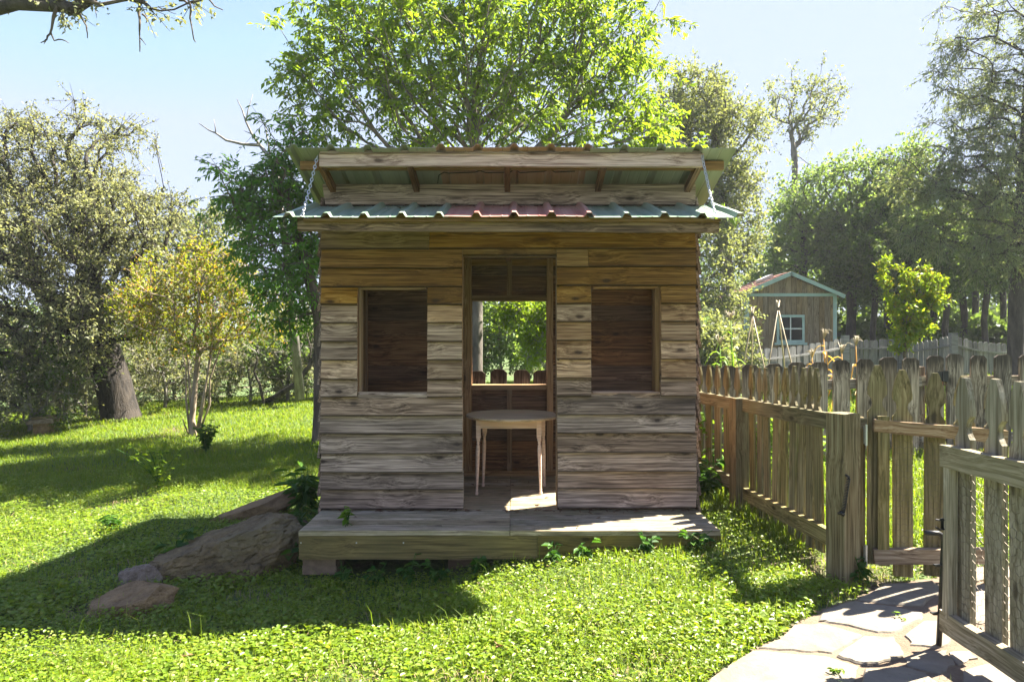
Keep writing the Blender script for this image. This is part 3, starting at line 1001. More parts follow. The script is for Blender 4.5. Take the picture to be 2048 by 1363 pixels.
PA = gat(1478, 1022); PB = gat(1686, 1163)
pz = lambda p, py: CAMZ + (683 - py) * p.y / F
gf = empty('picket_fence', (PA.x, PA.y, PA.z), 'low olive picket fence with pointed notched pickets running from playhouse to gate post', 'fence')
zA, zB = pz(PA, 798), pz(PB, 830)
post(gf, PA.x, PA.y, PA.z - .1, zA + .004, .098, .15)
ob = post(gf, PB.x, PB.y, PB.z - .1, zB + .008, .11, .42)
ob['label'] = 'thick brown gate post with a black spring on it'
dAB = Vector((PB.x - PA.x, PB.y - PA.y, 0)).normalized()
nAB = Vector((-dAB.y, dAB.x, 0))          # towards +x
if nAB.x < 0: nAB = -nAB
def along(a, b, f): return a.lerp(b, f)
rA = Vector((PA.x, PA.y, zA - .042)) + nAB * .02
rB = Vector((PB.x, PB.y, zB - .048)) + nAB * .02
rail(gf, rA + dAB * .03, rB - dAB * .04, .085, .036)
lA = Vector((PA.x, PA.y, pz(PA, 985) - .0)) + nAB * .02
lB = Vector((PB.x, PB.y, pz(PB, 1085) - .02)) + nAB * .02
rail(gf, lA + dAB * .05, lB - dAB * .05, .085, .036)
for i, px in enumerate((1507, 1521, 1535.5, 1550, 1566, 1583.5, 1601, 1620, 1640)):
    k = (px - 1024) / F                       # where the fence line passes that sight line
    A2, B2 = PA + nAB * .05, PB + nAB * .05
    f = (k * A2.y - A2.x) / ((B2.x - A2.x) - k * (B2.y - A2.y))
    p = A2.lerp(B2, f)
    me = PIC[i % 2]
    picket(gf, p.x, p.y, along(rA, rB, f).z + .27 - (1.0, 1.03)[i % 2] + random.uniform(-.012, .012), dAB, 1, me=me, jit=.016)
# back stretch towards the dog-eared fence
PC = at(1398, 786, 5.24); PC.z = G(PC.x, PC.y)
PD = PC + (PC - PA).normalized() * .8; PD.z = G(PD.x, PD.y)
dCA = Vector((PC.x - PA.x, PC.y - PA.y, 0)).normalized()
nCA = Vector((-dCA.y, dCA.x, 0))
if nCA.x < 0: nCA = -nCA
rail(gf, Vector((PA.x, PA.y, zA - .045)) + nCA * .02 + dCA * .03, Vector((PD.x, PD.y, zA - .03)) + nCA * .02)
rail(gf, Vector((PA.x, PA.y, PA.z + .17)) + nCA * .02 + dCA * .03, Vector((PD.x, PD.y, PD.z + .17)) + nCA * .02)
for i in range(10):
    f = (i + .6) * .132
    p = PA + dCA * f + nCA * .052
    me = PIC[i % 2]
    picket(gf, p.x, p.y, zA - .045 + .26 - (1.0, 1.03)[i % 2] + random.uniform(-.01, .01), dCA, 1, me=me)

# chicken wire as thin welded tubes
def chicken(o, ux, uz, wd, ht, cell=.034, r=.0007):
    """hexagon netting in the plane through o spanned by ux, uz"""
    segs = []
    s = cell / math.sqrt(3)
    nrow = int(ht / (1.5 * s)) + 1
    ncol = int(wd / cell) + 1
    for j in range(nrow):
        for i in range(ncol):
            cx_ = i * cell + (cell / 2 if j % 2 else 0)
            cz_ = j * 1.5 * s
            wob = lambda: random.uniform(-.0025, .0025)
            P = [(cx_, cz_ + s), (cx_ + cell / 2, cz_ + s / 2), (cx_ + cell / 2, cz_ - s / 2), (cx_, cz_ - s)]
            for a, b in ((0, 1), (1, 2), (2, 3)):
                segs.append((P[a], P[b]))
    A = np.array([[*a] for a, b in segs]); B = np.array([[*b] for a, b in segs])
    ok = (A.min(1) >= 0) & (B.min(1) >= 0) & (A[:, 0] <= wd) & (B[:, 0] <= wd) & (A[:, 1] <= ht) & (B[:, 1] <= ht)
    A, B = A[ok], B[ok]
    ux, uz = np.array(ux), np.array(uz)
    un = np.cross(ux, uz)
    def to3(P):
        w_ = .0 * np.sin(P[:, :1] * 23) * np.sin(P[:, 1:] * 17) + .003 * np.sin(P[:, :1] * 91 + P[:, 1:] * 70)
        return np.array(o)[None] + P[:, :1] * ux + P[:, 1:] * uz + w_ * un
    return tubes(to3(A), to3(B), np.full(len(A), r), np.full(len(A), r), 3)

def tubes(A, B, ra, rb, n=5):
    """many straight frusta -> V, F(quads)"""
    A = np.asarray(A, float); B = np.asarray(B, float)
    d = B - A
    d /= np.linalg.norm(d, axis=1, keepdims=True) + 1e-9
    ref = np.where(np.abs(d[:, 2:3]) < .9, np.array([[0, 0, 1.]]), np.array([[1., 0, 0]]))
    u = np.cross(d, ref); u /= np.linalg.norm(u, axis=1, keepdims=True) + 1e-9
    w = np.cross(d, u)
    ang = 2 * np.pi * np.arange(n) / n
    ring = u[:, None] * np.cos(ang)[None, :, None] + w[:, None] * np.sin(ang)[None, :, None]
    V = np.concatenate([A[:, None] + ring * np.asarray(ra)[:, None, None], B[:, None] + ring * np.asarray(rb)[:, None, None]], 1)
    k = np.arange(n); k2 = (k + 1) % n
    Fq = np.stack([k, k2, n + k2, n + k], 1)
    Fc = (np.arange(len(A)) * 2 * n)[:, None, None] + Fq[None]
    return V.reshape(-1, 3), Fc.reshape(-1, 4)

# gate across the path (closed leaf, hung on the gate post)
g1 = gat(1758, 1160)
GA0 = Vector((at(1738, 850, 3.42).x, 3.42, 0)); GA1 = Vector((at(2012, 860, 3.26).x, 3.26, 0))
dg = (GA1 - GA0).normalized()
ng = Vector((-dg.y, dg.x, 0))
if ng.y < 0: ng = -ng
gate = empty('garden_gate', (GA0.x, GA0.y, G(GA0.x, GA0.y)), 'closed garden gate of brown pointed pickets on reddish rails, hinged beside the brown post', 'gate')
zt_ = lambda py, d: CAMZ + (683 - py) * d / F
rail(gate, GA0 + Vector((0, 0, zt_(851, 3.42))) + dg * .02, GA1 + Vector((0, 0, zt_(880, 3.26) + .012)), .062, .042, W['red'], 5)
rail(gate, GA0 + Vector((0, 0, zt_(1111, 3.42))) + dg * .02, GA1 + Vector((0, 0, zt_(1113, 3.26))), .072, .04, W['red'], 5)
GPIC = [gothic_mesh(h, .088, .019) for h in (1.0, 1.03)]
for me in GPIC:
    me.materials.append(W['fence'])
# hinge-side stile, in front
GL = (GA1 - GA0).length
for k, px in enumerate((1757, 1811, 1872, 1932, 1985)):
    f = (px - 1738) / (2012 - 1738)
    f = f * 3.42 / (3.26 + (3.42 - 3.26) * (1 - f))
    p = GA0.lerp(GA1, min(f, 1.0)) + ng * .034
    me = GPIC[k % 2]
    z1 = (zt_(732, 3.42), zt_(741, 3.4), zt_(747, 3.38), zt_(752, 3.36), zt_(758, 3.3))[k]
    o = picket(gate, p.x, p.y, z1 - (1.0, 1.03)[k % 2], dg, 1, me=me, jit=.008)
board('stile', .74, .05, .038, W['fence'], gate, frame(GA0 + dg * .062 - ng * .0 + Vector((0, 0, (zt_(868, 3.42) + zt_(1092, 3.42)) / 2)), (0, 0, 1), dg), 3, .002)
z0, z1 = zt_(1150, 3.4), zt_(858, 3.42)
Vv, Ff = chicken(GA0 + dg * .06 + ng * .0225 + Vector((0, 0, z0)), dg, (0, 0, 1), GL - .1, z1 - z0)
link('wire_netting', npmesh('wire_netting', Vv, Ff), M_WIRE, gate)
for py in (870, 1110):                        # barrel hinges between post and gate
    mm = MB()
    c = Vector((at(1729, py, 3.42).x, 3.405, zt_(py, 3.42)))
    mm.tube([c + Vector((0, 0, -.052)), c + Vector((0, 0, .052))], .0065, 8)
    for k in (-.018, .018):
        mm.tube([c + Vector((0, 0, k - .001)), c + Vector((0, 0, k + .001))], .0075, 8)
    mm.box(c.x - .008, c.x + .008, c.y + .004, c.y + .012, c.z - .045, c.z + .045)
    mm.build('hinge', M_STEEL, gate, False)
# hinge board beside the post
hb = empty('hinge_post', (at(1722, 900, 3.45).x, 3.46, PB.z), 'slim grey-brown post with a knot behind the brown gate post, carrying the gate hinges', 'post')
board('stile', .80, .05, .045, W['post'], hb, frame((at(1717, 900, 3.46).x, 3.465, PB.z + .42), (0, 0, 1), (1, 0, 0)), 3, .0015)
board('cap_block', .062, .05, .05, W['fence'], hb, frame((at(1717, 845, 3.46).x, 3.46, pz(Vector((0, 3.46, 0)), 846)), (1, 0, 0), (0, 0, 1)), 1, .001)

# black gate spring on the post
m = MB()
q0, q1 = at(1697, 958, 3.33), at(1686, 1025, 3.335)
pts = []
d = (q1 - q0).normalized(); u = Vector((1, 0, 0)); u = (u - d * u.dot(d)).normalized(); w_ = d.cross(u)
Nn = 22 * 8
for i in range(Nn + 1):
    a = 2 * math.pi * i / 8
    pts.append(q0.lerp(q1, i / Nn) + (u * math.cos(a) + w_ * math.sin(a)) * .0085)
m.tube(pts, .0022, 5)
m.tube([q0 + Vector((0, .03, .012)), q0 + Vector((0, -.002, .008)), q0], .006, 8)
m.tube([q1, q1 + Vector((-.006, 0, -.008)), q1 + Vector((-.008, .03, -.012))], .007, 8)
m.tube([q1 + Vector((-.014, .004, .0)), q1 + Vector((.006, .004, -.014))], .009, 8)
sp = m.build('gate_spring', M_BLACK, None, True)
tag(sp, 'black coil spring fixed slantwise to the face of the brown gate post', 'spring')

# second leaf standing open towards the camera
L0 = Vector((at(1888, 890, 2.67).x, 2.67, 0)); L1 = Vector((1.695, 2.0, 0))
dl = (L1 - L0).normalized()
nl = Vector((-dl.y, dl.x, 0))
if nl.x < 0: nl = -nl
gate2 = empty('garden_gate', (L0.x, L0.y, G(L0.x, L0.y)), 'open grey gate leaf with a black drop rod, standing along the flagstone path', 'gate')
zr = lambda py: zt_(py, 2.67)
rail(gate2, L0 + Vector((0, 0, zr(912))), L1 + Vector((0, 0, zr(912) + .012)), .085, .036, W['gatewood'], 5, jit=.003)
rail(gate2, L0 + Vector((0, 0, zr(1240))), L1 + Vector((0, 0, zr(1240) + .0)), .08, .036, W['gatewood'], 5, jit=.003)
gm = gothic_mesh(1.0, .086, .022); gm.materials.append(W['gatewood'])
for k, yy in enumerate((2.60, 2.435, 2.31, 2.17, 2.04)):
    p = L0.lerp(L1, (2.67 - yy) / (2.67 - 2.0)) + nl * .036
    picket(gate2, p.x, p.y, 1.213 - 1.0 + random.uniform(-.004, .004), dl, 1, me=gm, jit=.006)
board('stile', .60, .036, .034, W['gatewood'], gate2, frame(L0 + dl * .035 + Vector((0, 0, (zr(912) + zr(1240)) / 2 - .0)), (0, 0, 1), dl), 3, .002)
z0, z1 = zr(1275), zr(895)
Vv, Ff = chicken(L0 + dl * .01 + nl * .0205 + Vector((0, 0, z0)), dl, (0, 0, 1), .6, z1 - z0, .034, .00065)
link('wire_netting', npmesh('wire_netting', Vv, Ff), M_WIRE, gate2)
m = MB()
dd = 2.70
R_ = [at(1851, 1066, dd), at(1876, 1067, dd), at(1883, 1071, dd), at(1887, 1080, dd), at(1887, 1095, dd), at(1885, 1150, dd), at(1877, 1298, dd)]
m.tube(R_, .0105, 8)
m.build('drop_rod', M_BLACK, gate2, True)
for py in (1131, 1227):
    mm = MB()
    c = at(1884 - (py - 1131) * .06, py, dd)
    mm.box(c.x - .03, c.x + .05, c.y - .012, c.y + .012, c.z - .003, c.z + .003)
    mm.box(c.x + .012, c.x + .05, c.y - .013, c.y - .006, c.z - .03, c.z + .012)
    mm.build('rod_bracket', M_BLACK, gate2)
mm = MB()
c = at(1890, 1047, 2.66)
mm.box(c.x - .022, c.x + .02, c.y - .012, c.y - .006, c.z - .022, c.z + .022)
mm.tube([c + Vector((-.045, -.012, .018)), c + Vector((-.03, -.014, .016)), c + Vector((.01, -.012, .016))], .0035, 6)
mm.tube([c + Vector((-.045, -.012, -.012)), c + Vector((-.03, -.016, -.02)), c + Vector((.01, -.012, -.018))], .0035, 6)
mm.build('latch', M_BLACK, gate2)
mm = MB()
c = at(1889, 900, 2.67)
mm.box(c.x - .006, c.x + .004, c.y - .01, c.y + .02, c.z - .02, c.z + .018)
mm.build('catch_plate', M_BLACK, gate2)

# dog-eared fence crossing behind the playhouse and the garden gate
FY = 6.1
df = empty('picket_fence', (2.5, FY, G(2.5, FY)), 'grey dog-eared picket fence with dark weathered tips crossing behind the playhouse', 'fence')
dog = [dogear_mesh(1.0) for _ in range(5)]
for me in dog:
    me.materials.append(W['silver'])
pxs = [956, 996.5, 1043, 1082, 1130, 1178, 1225, 1272, 1320, 1366, 1410, 1453, 1498, 1544, 1591, 1635, 1680, 1726, 1772, 1816, 1866, 1905, 1952, 2000, 2050, 2098, 2147, 2196]
tops = {956: 741, 2050: 711}
for i, px in enumerate(pxs):
    x = (px - 1024) * FY / F
    py = np.interp(px, [940, 1090, 1500, 1600, 1725, 1816, 1880, 2000, 2200], [740, 741, 731, 726, 718, 714, 709, 711, 711]) + random.uniform(-2, 2)
    top = CAMZ + (683 - py) * FY / F
    o = picket(df, x, FY - .03, top - 1.0, (1, 0, 0), 1, me=dog[i % 5], jit=.006)
for i in range(0, len(pxs) - 1):
    if i % 5 == 0:
        a = (pxs[i] - 1024 - 25) * FY / F
        j = min(i + 5, len(pxs) - 1)
        b = (pxs[j] - 1024 - 25) * FY / F
        for dz in (.22, .72):
            za = np.interp(a, [-1, 0, 2.0, 3.8, 5], [1.09, 1.09, 1.14, 1.22, 1.22]) - dz
            zb = np.interp(b, [-1, 0, 2.0, 3.8, 5], [1.09, 1.09, 1.14, 1.22, 1.22]) - dz
            rail(df, (a, FY, za), (b, FY, zb), .085, .036, W['silver'], 2)
        xp = (a)
        post(df, xp, FY + .05, G(xp, FY) - .1, zb + .62, .09, 0, W['silver'])
def black_hinge(px, py, d, parent):
    mm = MB()
    c = at(px, py, d)
    mm.box(c.x - .045, c.x - .006, c.y - .004, c.y, c.z - .045, c.z + .04)
    mm.box(c.x + .006, c.x + .05, c.y - .004, c.y, c.z - .05, c.z + .045)
    mm.tube([c + Vector((0, -.003, -.045)), c + Vector((0, -.003, .042))], .007, 8)
    mm.build('hinge', M_BLACK, parent)
    mm = MB()
    mm.box(c.x - .022, c.x + .002, c.y - .004, c.y - .001, c.z - .115, c.z - .05)
    mm.build('hinge_strap', M_RUST, parent)
black_hinge(1885, 753, FY - .045, df)
# glazed plate on the rail behind the pickets
m = MB()
c = at(1838, 758, 6.2)
ring = []
for k in range(20):
    a = 2 * math.pi * k / 20
    ring.append((math.cos(a) * .075, math.sin(a) * .045))
m.prism(ring, .02, Matrix.Translation(c) @ Matrix.Rotation(.25, 4, 'Y'))
o = m.build('clay_dish', plain('buff_clay', (.36, .27, .17), .7, 0, .3, 20), None, False)
tag(o, 'buff oval clay dish wedged on the fence rail beside the black hinge', 'dish')

# far scalloped picket fence
ff_ = empty('picket_fence', (6, 14.5, G(6, 14.5)), 'distant grey picket fence with scalloped top running past the teal-trimmed shed', 'fence')
def farfence(p0, p1, top0, top1, dip, n, rails=True):
    me = dogear_mesh(1.15, (p1 - p0).length / n * .86, .02, .028, .035)
    me.materials.append(W['far'])
    dd_ = (p1 - p0); dd_.z = 0
    tp = []
    for i in range(n):
        f = (i + .5) / n
        p = p0.lerp(p1, f)
        tz = top0 + (top1 - top0) * f - dip * 4 * f * (1 - f)
        picket(ff_, p.x, p.y, tz - 1.15 + random.uniform(-.015, .015), dd_, 1, me=me, jit=.02)
        tp.append(Vector((p.x, p.y - .04, tz - .20)))
    mm = MB()
    for off in (0, -.55):
        mm.tube([q + Vector((0, -.02, off)) for q in tp], .028, 4)
    mm.build('rail', W['far'], ff_)
    p = p1
    mm = MB()
    mm.box(p.x - .07, p.x + .07, p.y - .06, p.y + .06, G(p.x, p.y) - .1, top1 + .06)
    mm.build('post', W['far'], ff_)
fp = lambda px, d: Vector(((px - 1024) * d / F, d, 0))
ft = lambda py, d: CAMZ + (683 - py) * d / F
farfence(fp(1290, 13.0), fp(1440, 13.3), ft(712, 13), ft(701, 13.3), .03, 11)
farfence(fp(1440, 13.3), fp(1690, 15.4), ft(702, 13.3), ft(677, 15.4), .07, 19)
farfence(fp(1690, 15.4), fp(1800, 15.9), ft(677, 15.4), ft(676, 15.9), .05, 12)
farfence(fp(1800, 15.9), fp(1906, 15.0), ft(687, 15.9), ft(672, 15.0), .02, 11)
farfence(fp(1906, 15.0), fp(2060, 15.6), ft(672, 15.0), ft(683, 15.6), .11, 16)
farfence(fp(2060, 15.6), fp(2230, 16.2), ft(683, 15.6), ft(676, 16.2), .08, 16)

# ------------------------------------------------------------------ shed behind the garden
SY = 17.0
ss = SY / F
sx = lambda px: (px - 1024) * ss
sz = lambda py: CAMZ + (683 - py) * ss
shed = empty('garden_shed', (sx(1585), SY, G(sx(1585), SY)), 'small brown board shed with pale teal trim and red shingled gable roof among the trees', 'shed')
x0, x1, xm = sx(1492), sx(1672), sx(1578)
zb, ze, zp = .25, sz(590), sz(549)
DEP = 2.2
m = MB()
m.box(x0 + .02, x1 - .02, SY + .03, SY + DEP, zb, ze)
m.prism([(x0 + .02, ze), (x1 - .02, ze), (xm, zp - .04)], DEP - .04, Matrix.Translation((0, SY + .03 + (DEP - .04) / 2, 0)))
m.build('wall', W['shed'], shed)
n = 16
bw = (x1 - x0) / n
def zr_(x):
    return ze + (zp - ze) * (1 - abs(x - xm) / ((x1 - x0) / 2)) - .03
wx0, wx1, wz0, wz1 = sx(1556), sx(1604), sz(682), sz(635)
for i in range(n):
    xa = x0 + i * bw
    xc = xa + bw / 2
    for (lo, hi) in ((((zb, wz0 - .02), (wz1 + .02, ze - .02)) if wx0 - .03 < xc < wx1 + .03 else ((zb, ze - .02),))):
        board('plank', hi - lo, bw - .008, .02, W['shed'], shed, frame((xc, SY + .012 + random.uniform(-.002, .002), (lo + hi) / 2), (0, 0, 1), (1, 0, 0)), 1, .001)
    h = max(zr_(xc) - ze - .03, .05)
    if h > .06:
        board('plank', h, bw - .008, .02, W['shed'], shed, frame((xc, SY + .012, ze + .03 + h / 2), (0, 0, 1), (1, 0, 0)), 1, .001)
for i in range(12):
    y = SY + .1 + i * .18
    board('plank', ze - zb, .172, .02, W['shed'], shed, frame((x0 + .008, y, (zb + ze) / 2), (0, 0, 1), (0, 1, 0)), 1, .001)
def tr(name, x0_, x1_, z0_, z1_, y=SY - .014, th=.02):
    mm = MB()
    mm.box(x0_, x1_, y - th / 2, y + th / 2, z0_, z1_)
    return mm.build(name, M_TEAL, shed)
tr('corner_trim', x0 - .01, x0 + .07, zb, ze - .051)
tr('corner_trim', x1 - .08, x1 + .01, zb, ze - .051)
tr('eave_trim', x0 - .01, x1 + .01, ze - .05, ze + .025)
mm = MB(); mm.box(x0 - .022, x0 - .002, SY + .0, SY + .09, zb, ze - .06); mm.box(x0 - .022, x0 - .002, SY + .95, SY + 1.04, zb, ze - .06); mm.box(x0 - .022, x0 - .002, SY + .1, SY + 1.9, ze - .12, ze - .06)
mm.build('corner_trim', M_TEAL, shed)
for s in (-1, 1):
    a = Vector((xm, 0, zp + .045)); b = Vector((xm + s * ((x1 - x0) / 2 + .22), 0, ze - .02))
    dv = (b - a)
    mm = MB()
    nrm = Vector((-dv.z, 0, dv.x)).normalized()
    if nrm.z < 0: nrm = -nrm
    for y0_, y1_, h0, h1, nm, mt in ((SY - .16, SY - .135, -.09, .0, 'barge_board', M_TEAL), (SY - .13, SY + DEP + .15, -.035, .002, 'roof', M_SHINGLE)):
        mm = MB()
        q = [a + nrm * h0, b + nrm * h0, b + nrm * h1, a + nrm * h1]
        v = [Vector((p.x, y0_, p.z)) for p in q] + [Vector((p.x, y1_, p.z)) for p in q]
        mm.add(v, [(0, 1, 2, 3), (7, 6, 5, 4), (0, 4, 5, 1), (1, 5, 6, 2), (2, 6, 7, 3), (3, 7, 4, 0)])
        ob = mm.build(nm, mt, shed)
    for r in range(7):           # shingle courses
        f0, f1 = r / 7, (r + 1) / 7
        mm = MB()
        for k in range(10):
            ya_, yb_ = SY - .13 + k * .245, SY - .13 + (k + 1) * .245 - .012
            p0, p1 = a.lerp(b, f0), a.lerp(b, f1)
            q = [(p0.x, ya_, p0.z), (p1.x, ya_, p1.z), (p1.x, yb_, p1.z), (p0.x, yb_, p0.z)]
            up0, up1 = nrm * .006, nrm * (.022 + random.uniform(0, .006))
            v = [Vector(q[0]) + up0, Vector(q[1]) + up1, Vector(q[2]) + up1, Vector(q[3]) + up0, Vector(q[1]) + up0, Vector(q[2]) + up0]
            mm.add(v, [(0, 1, 2, 3), (1, 4, 5, 2)])
        mm.build('shingle_course', M_SHINGLE, ob)
mm = MB()
pp = Vector((xm - .42, SY + .5, ze + (zp - ze) * .62 + .1))
mm.box(-.16, .16, -.22, .22, -.02, .06, Matrix.Translation(pp) @ Matrix.Rotation(-math.atan2(zp - ze, (x1 - x0) / 2), 4, 'Y'))
mm.build('skylight', plain('grey_skylight', (.5, .52, .52), .3), shed)
# window: frame, sash bars, panes
wd = tr('window', wx0 - .045, wx0 + .012, wz0 - .05, wz1 + .05, SY - .03, .03)
def wbox(name, a, b, c, d, y, th, mt):
    mm = MB(); mm.box(a, b, y - th / 2, y + th / 2, c, d)
    return mm.build(name, mt, wd)
wbox('frame', wx1 - .012, wx1 + .045, wz0 - .05, wz1 + .05, SY - .03, .03, M_TEAL)
wbox('frame', wx0 + .013, wx1 - .013, wz1 - .012, wz1 + .05, SY - .03, .028, M_TEAL)
wbox('sill', wx0 - .1, wx1 + .1, wz0 - .11, wz0 - .051, SY - .04, .07, M_TEAL)
wbox('frame', wx0 + .013, wx1 - .013, wz0 - .05, wz0 + .012, SY - .03, .028, M_TEAL)
M_WHITE = plain('white_sash', (.72, .75, .74), .5, 0, .08)
xm_, zm_ = (wx0 + wx1) / 2, (wz0 + wz1) / 2
wbox('sash_bar', xm_ - .012, xm_ + .012, wz0 + .013, wz1 - .013, SY - .03, .02, M_WHITE)
wbox('sash_bar', wx0 + .013, wx1 - .013, zm_ - .015, zm_ + .015, SY - .032, .02, M_WHITE)
M_CURT = plain('white_curtain', (.62, .66, .66), .8, 0, .2, 6)
for a, b in ((wx0 + .013, xm_ - .03), (xm_ + .03, wx1 - .013)):
    wbox('curtain', a, b, wz0 + .013, wz1 - .013, SY + .004, .004, M_CURT)
for a, b in ((wx0 + .013, xm_ - .013), (xm_ + .013, wx1 - .013)):
    for c, d in ((wz0 + .013, zm_ - .016), (zm_ + .016, wz1 - .013)):
        t_ = wbox('pane', a, b, c, d, SY - .02, .004, None)
tg = NT('clear_glass'); tg.b.inputs['Transmission Weight'].default_value = 1; tg.b.inputs['Roughness'].default_value = .02; tg.b.inputs['IOR'].default_value = 1.1
for o in list(C.objects):
    if o.name.startswith('pane'):
        o.data.materials.append(tg.m)

# bean canes tied together in the garden
def canes(apex, feet, label):
    r = empty('cane_tripod', (apex.x, apex.y, G(apex.x, apex.y)), label, 'garden canes')
    for f in feet:
        mm = MB()
        d_ = (apex - f).normalized()
        mm.tube([f, f.lerp(apex, .5) + Vector((.01, 0, .0)), apex + d_ * .12], [.011, .010, .008], 6)
        mm.build('cane', M_BAMBOO, r, True)
    mm = MB()
    mm.tube([apex + Vector((0, 0, -.03)), apex + Vector((0, 0, .02))], .02, 8)
    mm.build('tie', M_WIRE, r)
def foot(px, py, d):
    p = at(px, py, d); p.z = G(p.x, p.y); return p
canes(at(1556, 618, 9.6), [foot(1517, 745, 9.3), foot(1604, 750, 9.3), foot(1575, 745, 10.6)], 'bean canes tied to a point in front of the shed window')
canes(at(1505, 630, 10.2), [foot(1470, 745, 10.4), foot(1545, 745, 9.7), foot(1500, 745, 11.0)], 'bean canes tied to a point in front of the shed corner')

# ------------------------------------------------------------------ rocks
from mathutils import noise as mn
def rock_mat(name, dark, light, scale, layer=0.0, lichen=None):
    t = NT(name)
    co = t.n('TexCoord').outputs['Object']
    n1 = t.noise(t.vmath('MULTIPLY', co, (1, 1, 1 + layer)), scale, 7, .65, .3)
    n2 = t.noise(co, scale * 7, 4, .7)
    n3 = t.noise(co, scale * .5, 4, .6)
    c = t.ramp(t.math('ADD', t.math('MULTIPLY', n1, .7), t.math('MULTIPLY', n2, .3)), [(.34, dark), (.66, light)])
    if lichen:
        c = t.mix(t.math('MULTIPLY', t.step(n3, .48, .62), .7), c, lichen)
    t.set(t.b.inputs['Base Color'], c)
    t.b.inputs['Roughness'].default_value = .92
    t.set(t.b.inputs['Normal'], t.bump(t.math('ADD', n1, t.math('MULTIPLY', n2, .5)), .9, .03))
    return t.m
def rock(name, loc, size, rot, mat, label, seed, sub=6, facets=9, depth=.75, rough=.06, cat='boulder'):
    """a broken stone: a ball cut by random planes, then roughened with cracks"""
    import bmesh
    bm = bmesh.new()
    bmesh.ops.create_icosphere(bm, subdivisions=sub, radius=1)
    rr = random.Random(seed)
    planes = []
    for k in range(facets):
        n = Vector((rr.gauss(0, 1), rr.gauss(0, 1), rr.gauss(0, 1))).normalized()
        planes.append((n, rr.uniform(depth - .12, depth + .12)))
    planes.append((Vector((rr.uniform(-.15, .15), rr.uniform(-.25, .05), 1)).normalized(), depth * .82))
    off = Vector((seed * 7.3, seed * 3.1, seed))
    for v in bm.verts:
        p = v.co.copy()
        for n, h in planes:
            e = p.dot(n) - h
            if e > 0:
                p -= n * e * .93
        q = Vector((p.x * size[0], p.y * size[1], p.z * size[2])) / max(size) * 2.2
        h = mn.fractal(q * 2.2 + off, 1.0, 2.0, 6) * .5 + mn.fractal(q * 9 + off, .9, 2.0, 4) * .16
        crack = abs(mn.noise(q * 1.7 + off * 2 + Vector((0, 0, p.z * 3))))
        h -= max(0, .07 - crack) * 5.0
        p *= 1 + h * rough
        v.co = Vector((p.x * size[0], p.y * size[1], p.z * size[2]))
    me = bpy.data.meshes.new(name)
    bm.to_mesh(me); bm.free()
    me.polygons.foreach_set('use_smooth', [False] * len(me.polygons))
    o = link(name, me, mat, None, Matrix.Translation(loc) @ Matrix.Rotation(rot[2], 4, 'Z') @ Matrix.Rotation(rot[1], 4, 'Y') @ Matrix.Rotation(rot[0], 4, 'X'))
    return tag(o, label, cat)
MR_DARK = rock_mat('dark_lichen_rock', (.032, .021, .009), (.24, .168, .074), 6, 1.0, (.15, .118, .058))
MR_TAN = rock_mat('tan_sandstone', (.12, .070, .030), (.31, .205, .10), 8, 2.0)
MR_GREY = rock_mat('pitted_grey_rock', (.12, .08, .05), (.36, .28, .21), 22, 0.0)
p = gat(425, 1160); rock('boulder', p + Vector((.02, .22, .07)), (.50, .34, .23), (R(-6), R(-15), R(12)), MR_DARK, 'large dark lichened boulder lying beside the left end of the deck', 3, 6, 9, .80, .17)
p = gat(568, 1110); rock('boulder', p + Vector((-.02, .25, .03)), (.22, .26, .15), (0, R(6), R(-20)), MR_DARK, 'smaller dark rock wedged between the large boulder and the deck', 8, 6, 9, .74, .10, 'rock')
p = gat(250, 1232); rock('sandstone', p + Vector((0, .08, .035)), (.27, .14, .115), (R(8), R(-16), R(16)), MR_TAN, 'flat tan sandstone in the grass below the large boulder', 5, 6, 10, .72, .13, 'rock')
p = gat(262, 1180); rock('pitted_rock', p + Vector((0, .10, .02)), (.13, .10, .10), (0, 0, .3), MR_GREY, 'small pitted pale rock touching the lower end of the large boulder', 12, 6, 6, .85, .16, 'rock')
p = gat(500, 1045); rock('sandstone', p + Vector((.0, .10, .04)), (.38, .12, .13), (0, R(-18), R(14)), MR_TAN, 'long orange-brown stone slab behind the large boulder', 16, 6, 10, .7, .05, 'rock')

# stone pedestal under the live oak
p = gat(88, 868)
ped = empty('stone_pedestal', p, 'low brown stone pedestal with a grey slab top in the shade of the live oak', 'pedestal')
def rblock(name, sx_, sy_, sz_, loc, rot, mat, parent):
    v = [(sx * sx_ / 2 * (1 + random.uniform(-.05, .05)), sy * sy_ / 2, sz * sz_ / 2 + random.uniform(-.01, .01)) for sz in (-1, 1) for sy in (-1, 1) for sx in (-1, 1)]
    return link(name, pyd(name, v, [(0, 2, 3, 1), (4, 5, 7, 6), (0, 1, 5, 4), (2, 6, 7, 3), (0, 4, 6, 2), (1, 3, 7, 5)]), mat, parent, Matrix.Translation(loc) @ Matrix.Rotation(rot, 4, 'Y') @ Matrix.Rotation(.25, 4, 'Z'))
rblock('base', .20, .20, .20, p + Vector((0, 0, .06)), 0, MR_TAN, ped)
rblock('slab', .33, .30, .06, p + Vector((.0, 0, .185)), -.10, MR_GREY, ped)
rblock('cap', .26, .24, .04, p + Vector((.01, 0, .235)), -.12, MR_DARK, ped)

# ------------------------------------------------------------------ plants: builders
def unit(v):
    return v / (np.linalg.norm(v, axis=-1, keepdims=True) + 1e-9)

